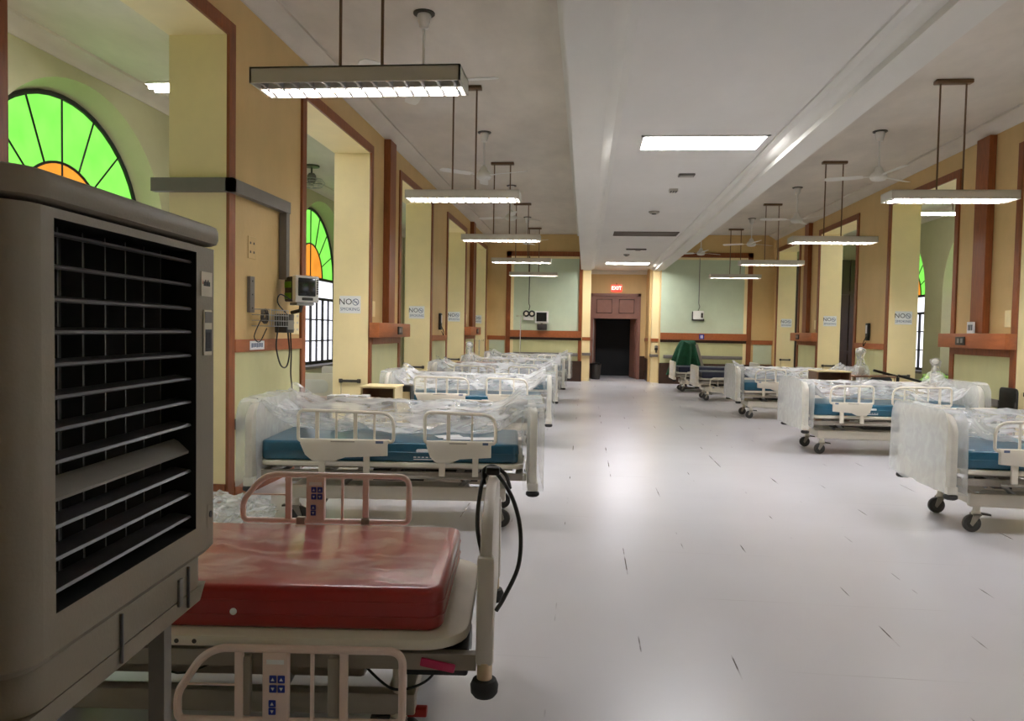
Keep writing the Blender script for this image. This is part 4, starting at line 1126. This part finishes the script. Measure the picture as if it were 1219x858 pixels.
for z in (0, .05, .1, .15):
    b.tube([(0, -.22, z), (.16, -.22, z), (.16, .22, z), (0, .22, z)], .004, 5)
for k in range(9): b.tube([(.16, -.22+k*.055, 0), (.16, -.22+k*.055, .15)], .003, 4)
for k in range(4): b.tube([(k*.05, -.22, 0), (k*.05, .22, 0)], .003, 4)
b.build('wire_frame', M['steel'], t)
rnd = random.Random(3); b = MB()
for k in range(7):
    r = rnd.uniform(.05, .07); c0 = Vector((.08, -.12+rnd.uniform(-.04, .04), .08)); ax = rnd.uniform(-.4, .4)
    b.tube([c0+Vector((.04*math.sin(a*PI/9)*math.sin(ax)+rnd.uniform(-.004, .004), r*math.cos(a*PI/9), r*math.sin(a*PI/9)+.01*k*.3)) for a in range(18)], .005, 5, closed=True)
b.build('coiled_leads', M['dkgrey'], t)
b = MB(); b.rbox((.02, .23, -.06), (.14, .42, .12), .008, 2); b.build('power_supply', M['dkgrey'], t)
b = MB(); b.rbox((.141, .25, -.03), (.146, .4, .06), .002, 1); b.build('supply_front', M['steel'], t)
t = thing('monitor_cables', 'black cables hanging from the monitor bracket with a plug at the end', 'cable', (XL, 6.9, 1.5))
b = MB()
b.tube(smooth_path([(.16, -.1, .1), (.18, -.18, -.05), (.17, -.18, -.2), (.17, -.08, -.36), (.17, .06, -.38), (.17, .13, -.25), (.15, .14, -.06)]), .0075, 6)
b.tube(smooth_path([(.15, .2, -.06), (.16, .2, -.25), (.16, .19, -.45), (.16, .23, -.62), (.16, .24, -.7)]), .0075, 6)
b.tube(smooth_path([(.12, -.32, .12), (.1, -.42, .0), (.08, -.45, -.1), (.1, -.38, -.14), (.13, -.3, -.02)]), .005, 6)
b.tube(smooth_path([(.2, .1, .25), (.14, -.02, .3), (.13, -.06, .22), (.16, .08, .12)]), .006, 6); b.build('flex', M['black'], t)
b = MB(); b.rbox((.14, .215, -.79), (.18, .265, -.7), .012, 2); b.cyl((.15, .23, -.79), (.15, .23, -.81), .004); b.cyl((.17, .25, -.79), (.17, .25, -.81), .004); b.build('plug', M['black'], t)
t = thing('mounting_rail', 'grey vertical rail screwed to the near left pier', 'rail', (XL, 6.52, 1.62))
b = MB(); b.box((.001, -.045, 0), (.03, .045, .32)); b.build('channel', M['grey'], t)
b = MB(); [b.cyl((.03, 0, z), (.034, 0, z), .008, n=8) for z in (.04, .16, .28)]; b.build('screw', M['dkgrey'], t)
t = thing('wall_socket', 'pale plastic socket panel on the near left pier right of the monitor', 'socket', (XL, 7.58, 1.42))
b = MB(); b.rbox((.001, -.1, 0), (.012, .1, .24), .004, 1); b.build('plate', M['jamb'], t)
b = MB(); [b.box((.012, y-.02, z), (.0135, y+.02, z+.02)) for y in (-.05, .05) for z in (.04, .11, .18)]; b.build('outlet', M['label'], t)
t = thing('wall_plate', 'square cream blank plate high on the near left pier', 'socket', (XL, 6.56, 2.2))
b = MB(); b.rbox((.001, -.08, -.1), (.008, .08, .1), .003, 1); b.build('plate', M['wall'], t)
b = MB(); [b.box((.008, y-.012, z-.01), (.0092, y+.012, z+.01)) for y in (-.035, .035) for z in (-.04, .04)]; b.build('outlet', M['rust'], t)
t = thing('wall_notice', 'narrow white notice stuck on the brown rail below the monitor', 'sign', (XL+.0305, 6.62, 1.325))
b = MB(); b.box((0, -.15, -.04), (.002, .15, .04)); b.build('sheet', M['paper'], t)
b = MB(); [b.box((.002, -.12+k*.035, -.02+.002*(k % 3)), (.0026, -.095+k*.035, .02)) for k in range(7)]; b.build('printing', M['ink'], t)

# ------------------------------------------------------------------ far wing equipment
t = thing('wall_monitor', 'white monitor with dark screen standing on the far left service rail', 'monitor', (-1.32, YF-.12, 1.62))
b = MB(); b.rbox((-.2, -.06, .12), (.2, .05, .48), .02, 3); b.build('screen_housing', M['white'], t)
b = MB(); b.rbox((-.16, -.068, .17), (.15, -.059, .44), .004, 1); b.build('screen', M['screen'], t)
b = MB(); b.rbox((-.13, -.1, -.09), (.16, .02, .1), .02, 2); b.cyl((0, 0, .05), (0, 0, .14), .03); b.build('stand', M['dkgrey'], t)
t = thing('hanging_gauge_box', 'white box with black dials hung on a cord on the far left mint wall', 'wall box', (-1.72, YF-.02, 1.82))
b = MB(); b.rbox((-.16, -.09, 0), (.16, .01, .18), .015, 2); b.build('case', M['white'], t)
for dx in (-.07, .1):
    b = MB(); b.lathe([(.1, .0), (.1, -.1), (.07, -.11), (.004, -.11)], (dx, -.01, .2), 18, axis='y'); b.build('dial', M['black'], t)
    b = MB(); b.lathe([(.05, -.111), (.05, -.115), (.004, -.116)], (dx, -.01, .2), 16, axis='y'); b.build('dial_face', M['label'], t)
b = MB(); b.tube([(0, -.03, .3), (.03, -.03, .42), (0, -.02, .5), (0, -.02, 1.92)], .012, 6); b.build('cord', M['dkgrey'], t)
t = thing('hanging_box', 'white and dark control box hung on a cord on the far right mint wall', 'wall box', (3.32, YF-.02, 1.98))
b = MB(); b.rbox((-.16, -.1, -.05), (.14, .01, .2), .02, 2); b.build('case', M['white'], t)
b = MB(); b.rbox((-.19, -.05, -.09), (.17, .012, -.03), .01, 2); b.rbox((-.19, -.06, -.03), (-.161, .01, .18), .01, 2); b.build('bracket', M['dkgrey'], t)
b = MB(); b.rbox((.06, -.106, 0), (.12, -.099, .14), .004, 1); b.build('dial_window', M['dkgrey'], t)
b = MB(); b.tube([(-.02, -.03, .2), (.03, -.03, .32), (0, -.02, .42), (0, -.02, 1.75)], .011, 6); b.build('cord', M['grey'], t)
t = thing('wall_sign', 'small blue sign on the far right service rail', 'sign', (3.42, YF-.103, 1.42))
b = MB(); b.box((-.07, -.004, -.07), (.07, 0, .07)); b.build('sign_plate', M['blue'], t)
b = MB(); b.box((-.03, -.006, -.045), (-.01, -.004, .045)); b.box((.01, -.006, -.045), (.03, -.004, .045)); b.build('mark', M['paper'], t)
t = thing('wall_light_pull', 'dark cross shaped fitting on the right pillar by the door', 'wall fitting', (2.14, 23.215, 1.02))
b = MB(); b.box((-.05, -.03, -.03), (.05, 0, .03)); b.box((-.02, -.03, -.11), (.02, 0, .11)); b.build('body', M['dkgrey'], t)
b = MB(); b.rbox((-.05, -.035, .04), (.05, -.031, .1), .001, 1); b.build('cap', M['steel'], t)

def iv_pole(x, y, h, label):
    t = thing('iv_pole', label, 'iv pole', (x, y, 0))
    b = MB(); b.cyl((0, 0, .08), (0, 0, h), .013); b.build('pole', M['chrome'], t)
    b = MB()
    for k in range(5):
        a = 2*PI*k/5; b.tube([(0, 0, .1), (.26*math.cos(a), .26*math.sin(a), .06)], .014, 6); b.sphere((.26*math.cos(a), .26*math.sin(a), .03), .03)
    b.build('base', M['steel'], t)
    b = MB()
    for s in (-1, 1): b.tube(smooth_path([(0, 0, h-.02), (s*.08, 0, h-.01), (s*.11, 0, h-.03), (s*.12, 0, h+.02)]), .006, 6)
    b.build('hook', M['chrome'], t)
iv_pole(-1.9, 22.1, 1.95, 'thin steel drip stand before the far left mint wall')
iv_pole(-2.72, 19.3, 1.25, 'short steel drip stand by the farther left pier')

# ------------------------------------------------------------------ furniture between the beds
def make_cabinet(label, loc, rz, w, d, h, body, top, openf=True):
    t = thing('bedside_cabinet', label, 'cabinet', loc, rz)
    b = MB(); b.box((-w/2, -d/2, .04), (-w/2+.02, d/2, h)); b.box((w/2-.02, -d/2, .04), (w/2, d/2, h)); b.box((-w/2, d/2-.02, .04), (w/2, d/2, h)); b.box((-w/2, -d/2, .04), (w/2, d/2, .07)); b.box((-w/2, -d/2+.005, h-.24), (w/2, d/2, h-.22)); b.build('body', body, t)
    b = MB(); b.rbox((-w/2-.012, -d/2-.012, h), (w/2+.012, d/2+.012, h+.022), .006, 2); b.build('top', top, t)
    b = MB(); b.box((-w/2+.021, -d/2+.02, h-.219), (w/2-.021, d/2-.021, h-.001)); 
    b = MB(); b.box((-w/2+.021, d/2-.03, h-.218), (w/2-.021, d/2-.021, h-.002)); b.box((-w/2+.021, -d/2+.01, h-.218), (-w/2+.026, d/2-.03, h-.002)); b.build('compartment', M['walnut'], t)
    b = MB(); b.rbox((-w/2+.024, -d/2-.016, .08), (w/2-.024, -d/2-.001, h-.25), .004, 1); dd = b.build('door', body, t)
    b = MB(); b.tube([(w/2-.07, -d/2-.018, h*.45), (w/2-.07, -d/2-.04, h*.47), (w/2-.07, -d/2-.04, h*.57), (w/2-.07, -d/2-.018, h*.59)], .006, 6); b.build('handle', M['steel'], dd)
    for x in (-w/2+.04, w/2-.04):
        for y in (-d/2+.04, d/2-.04):
            b = MB(); b.lathe([(.01, -.012), (.02, -.012), (.02, .012), (.01, .012)], (x, y, .0205), 12, axis='y'); b.build('wheel', M['rubber'], t)
    return t
make_cabinet('cream bedside cabinet with brown open shelf between second and third left beds', (-2.26, 8.3, 0), D(2), .38, .42, .84, M['cabinet'], M['jamb'])
make_cabinet('brown bedside cabinet between fourth and fifth left beds', (-2.15, 14.9, 0), 0, .75, .45, .84, M['walnut'], M['walnut'])
make_cabinet('light brown bedside cabinet between second and third right beds', (3.8, 12.2, 0), 0, .5, .45, .95, M['walnut'], M['cabinet'])
t = thing('waste_bin', 'black lined cream bin beside the cream bedside cabinet', 'bin', (-2.08, 8.72, 0))
b = MB(); b.prism(rrect(-.06, .06, -.08, .08, .02, 3), 'z', 0, .8, .004); b.build('bin_body', M['cabinet'], t)
b = MB(); b.rbox((-.07, -.09, .76), (.07, .09, .84), .02, 2); [b.box((s*.064-.005, -.086, .3), (s*.064+.005, .086, .77)) for s in (-1, 1)]; b.build('black_liner', M['black'], t)

def overbed(label, loc, rz, top, m, w=.8):
    t = thing('overbed_table', label, 'table', loc, rz)
    b = MB(); b.prism(rrect(-w/2, w/2, -.2, .2, .03, 3), 'z', top-.025, top, .005); b.build('table_top', m, t)
    b = MB(); b.rbox((-w/2+.06, -.03, .08), (-w/2+.12, .03, top-.03), .008, 2); b.build('column', M['steel'], t)
    b = MB(); b.rbox((-w/2+.03, -.2, .05), (-w/2+.08, .2, .08), .006, 2); [b.rbox((-w/2+.03, s*.19-.02, .05), (w/2-.1, s*.19+.02, .08), .006, 2) for s in (-1, 1)]; b.build('base', M['bedframe'], t)
    for x in (-w/2+.06, w/2-.12):
        for y in (-.19, .19):
            b = MB(); b.lathe([(.008, -.01), (.025, -.01), (.025, .01), (.008, .01)], (x, y, .0255), 12, axis='y'); b.build('wheel', M['rubber'], t)
    return t
overbed('dark brown overbed table behind the second left bed by the wall', (-2.4, 7.05, 0), D(4), .82, M['walnut'], .85)
overbed('grey overbed table behind the third left bed', (-2.35, 11.55, 0), 0, .84, M['grey'])
overbed('brown overbed table beyond the brown right cabinet', (4.6, 12.75, 0), D(8), .88, M['walnut'], .7)
t = thing('card_stack', 'white cards lying on the dark brown overbed table', 'cards', (-2.28, 7.05, .8215), D(4))
for k in range(4):
    b = MB(); b.rbox((-.16+k*.1, -.08, .0), (-.075+k*.1, .08, .03+.006*(k % 2)), .004, 1); b.build('card', M['paper'], t)

# wrapped pumps / stands that stick up between the beds
def wrapped_pump(label, x, y, z0, h, base=True):
    t = thing('wrapped_pump', label, 'wrapped equipment', (x, y, z0), random.uniform(-.4, .4))
    b = MB(); b.rbox((-.06, -.06, 0), (.06, .06, .14), .015, 2); b.cyl((0, 0, .14), (0, 0, h*.75), .018); b.sphere((0, 0, h*.84), .05); b.build('equipment', M['white'], t)
    prof = [(.15, .0), (.13, .08), (.085, .16), (.06, h*.4), (.055, h*.62), (.066, h*.74), (.078, h*.85), (.06, h*.95), (.02, h), (.004, h*1.01)]
    g = MB(); g.lathe(prof, n=24)
    for v in g.v:
        k = noise.noise(v*9+Vector((x, y, 0))); v.x *= 1+.35*k; v.y *= 1+.35*k
    g.f = g.f[:-2]; g.m = g.m[:-2]; g.build('film', M['film'], t)
wrapped_pump('film wrapped equipment standing on the brown cabinet, left row', -2.3, 14.9, .863, .4)
t_ = None
wrapped_pump('film wrapped equipment with round top beside the right service box pier', 4.95, 11.25, .86, .36)
make_cabinet('cream bedside cabinet behind the second right bed, under the round topped wrapped equipment', (4.95, 11.25, 0), 0, .5, .42, .835, M['cabinet'], M['cabinet'])
wrapped_pump('film wrapped equipment standing on the brown overbed table, right row', 4.45, 12.75, .881, .45)

# black chairs and tray arms on the right
def chair(label, loc, rz):
    t = thing('chair', label, 'chair', loc, rz)
    b = MB(); b.rbox((-.22, -.22, .42), (.22, .22, .47), .02, 2); b.build('seat', M['black'], t)
    b = MB(); b.prism(rrect(-.2, .2, .52, .88, .06, 5), 'y', .2, .235, .01); b.build('backrest', M['black'], t)
    for x in (-.19, .19):
        for y in (-.18, .2):
            b = MB(); b.cyl((x, y, 0), (x, y, .42 if y < 0 else .7), .013); b.build('leg', M['dkgrey'], t)
    return t
chair('black chair behind the second wrapped bed of the right row', (4.65, 12.0, 0), D(20))
chair('black chair against the right pier beside the nearest right bed', (5.23, 10.3, 0), D(-90))
t = thing('tray_stand', 'black angled tray arms on a stand behind the second right bed', 'stand', (5.1, 12.9, 0))
b = MB(); b.cyl((0, 0, .05), (0, 0, .85), .025); b.build('post', M['black'], t)
b = MB(); b.rbox((-.4, -.03, -.02), (.0, .03, .02), .01, 2, mx=Matrix.Translation((0, 0, .86)) @ Matrix.Rotation(.25, 4, 'Y')); b.rbox((.0, -.03, -.02), (.45, .03, .02), .01, 2, mx=Matrix.Translation((0, 0, .88)) @ Matrix.Rotation(.25, 4, 'Y')); b.build('arm', M['black'], t)
b = MB(); b.rbox((-.25, -.03, .03), (.25, .03, .06), .008, 2); b.rbox((-.03, -.25, .03), (.03, .25, .06), .008, 2); b.lathe([(.05, 0), (.05, .03), (.02, .03)]); b.build('base', M['black'], t)
# bright green cloth bundle on a trolley in the right verandah opening
t = thing('linen_trolley', 'small white trolley in the right opening behind the second bed', 'trolley', (5.85, 13.2, 0))
b = MB(); b.rbox((-.22, -.45, .72), (.22, .45, .75), .006, 2); b.rbox((-.22, -.45, .3), (.22, .45, .33), .006, 2); b.build('shelf', M['white'], t)
for x in (-.2, .2):
    for y in (-.43, .43):
        b = MB(); b.cyl((x, y, 0.0), (x, y, .72), .013); b.build('leg', M['steel'], t)
t = thing('linen_bundle', 'crumpled bright green cloth lying on the white trolley', 'cloth', (5.85, 13.2, .752))
bm = bmesh.new(); bmesh.ops.create_icosphere(bm, subdivisions=5, radius=1)
for v in bm.verts:
    n_ = v.co.normalized(); d = 1+.28*noise.noise(n_*2.3)+.14*noise.noise(n_*6)
    v.co = Vector((n_.x*.19*d, n_.y*.38*d, max(-.0, (n_.z+.3)*.13*d)))
MB().frombm(bm).build('cloth', M['leaf'], t)

# green cloth draped over a chair back at the far right
t = thing('draped_cloth', 'dark green cloth heaped over a stand beside the far low beds', 'cloth', (2.78, 21.15, 0))
b = MB(); nr, na = 16, 48; vs = []
for i in range(nr+1):
    k = i/nr
    for j in range(na):
        a = 2*PI*j/na
        r = (.17+.22*k**.9)*(1+.13*(.3+k)*math.sin(a*9+k*2)+.1*math.sin(a*3+1+k))
        vs.append((r*math.cos(a)*1.15-.07*k, r*math.sin(a)*.8, 1.27-.9*k**1.25+.05*math.sin(a*2+.5)*(1-k)))
fs = [(i*na+j, i*na+(j+1) % na, (i+1)*na+(j+1) % na, (i+1)*na+j) for i in range(nr) for j in range(na)]
vs.append((0, 0, 1.32)); fs += [(len(vs)-1, (j+1) % na, j) for j in range(na)]
b.add(vs, fs); b.build('cloth', M['cloth'], t)
b = MB(); b.rbox((-.035, -.02, 0), (.035, .02, .75), .008, 2, mx=Matrix.Translation((.42, -.35, .5)) @ Matrix.Rotation(-.28, 4, 'Y')); b.build('strap', M['bedframe'], t)
b = MB(); b.cyl((0, 0, 0), (0, 0, 1.25), .03); b.lathe([(.25, 0), (.25, .03), (.03, .05)]); b.build('stand', M['dkgrey'], t)
# crumpled plastic on the floor beside the near pier
t = thing('plastic_bundle', 'crumpled clear plastic heap on the floor by the near left pier', 'plastic', (-2.6, 4.9, 0))
bm = bmesh.new(); bmesh.ops.create_icosphere(bm, subdivisions=5, radius=1)
for v in bm.verts:
    n_ = v.co.normalized(); d = 1+.25*noise.noise(n_*2.1)+.2*noise.noise(n_*5)+.1*noise.noise(n_*11)
    v.co = Vector((n_.x*.42*d, n_.y*.5*d, max(0, (n_.z*.5+.42)*.34*d)))
MB().frombm(bm).build('film', M['film'], t)

# ------------------------------------------------------------------ camera, world, colour
F, VX, VY, LEAN = 900., 697., 395., .022
dv = Vector(((VX-609.5)/F, (VY-429)/F, 1)).normalized()
uv = Vector((LEAN, -1, 0)); uv = (uv-dv*uv.dot(dv)).normalized()
rv = -(uv.cross(dv)); rv = rv if rv.x > 0 else -rv
# rows: world axes in camera coordinates (x right, y down, z forward)
Mx = Matrix(((rv.x, rv.y, rv.z), (dv.x, dv.y, dv.z), (uv.x, uv.y, uv.z)))
right = Vector((Mx[0][0], Mx[1][0], Mx[2][0])); down = Vector((Mx[0][1], Mx[1][1], Mx[2][1])); fwd = Vector((Mx[0][2], Mx[1][2], Mx[2][2]))
cam = bpy.data.cameras.new('camera'); co = bpy.data.objects.new('camera', cam); C.objects.link(co)
cam.sensor_width = 36; cam.lens = F/1219*36; cam.clip_start = .05
co.matrix_world = Matrix(((right.x, -down.x, -fwd.x, 0), (right.y, -down.y, -fwd.y, 0), (right.z, -down.z, -fwd.z, 1.5), (0, 0, 0, 1)))
SC.camera = co

w = bpy.data.worlds.new('world'); SC.world = w; w.use_nodes = True
w.node_tree.nodes['Background'].inputs[0].default_value = (.6, .7, .85, 1); w.node_tree.nodes['Background'].inputs[1].default_value = .4
SC.view_settings.view_transform = 'Standard'; SC.view_settings.look = 'None'; SC.view_settings.gamma = 1; SC.view_settings.use_curve_mapping = False
SC.view_settings.exposure = 2.0
SC.cycles.use_denoising = True
SC.cycles.max_bounces = 10; SC.cycles.diffuse_bounces = 6; SC.cycles.transparent_max_bounces = 24
SC.cycles.sample_clamp_indirect = 8
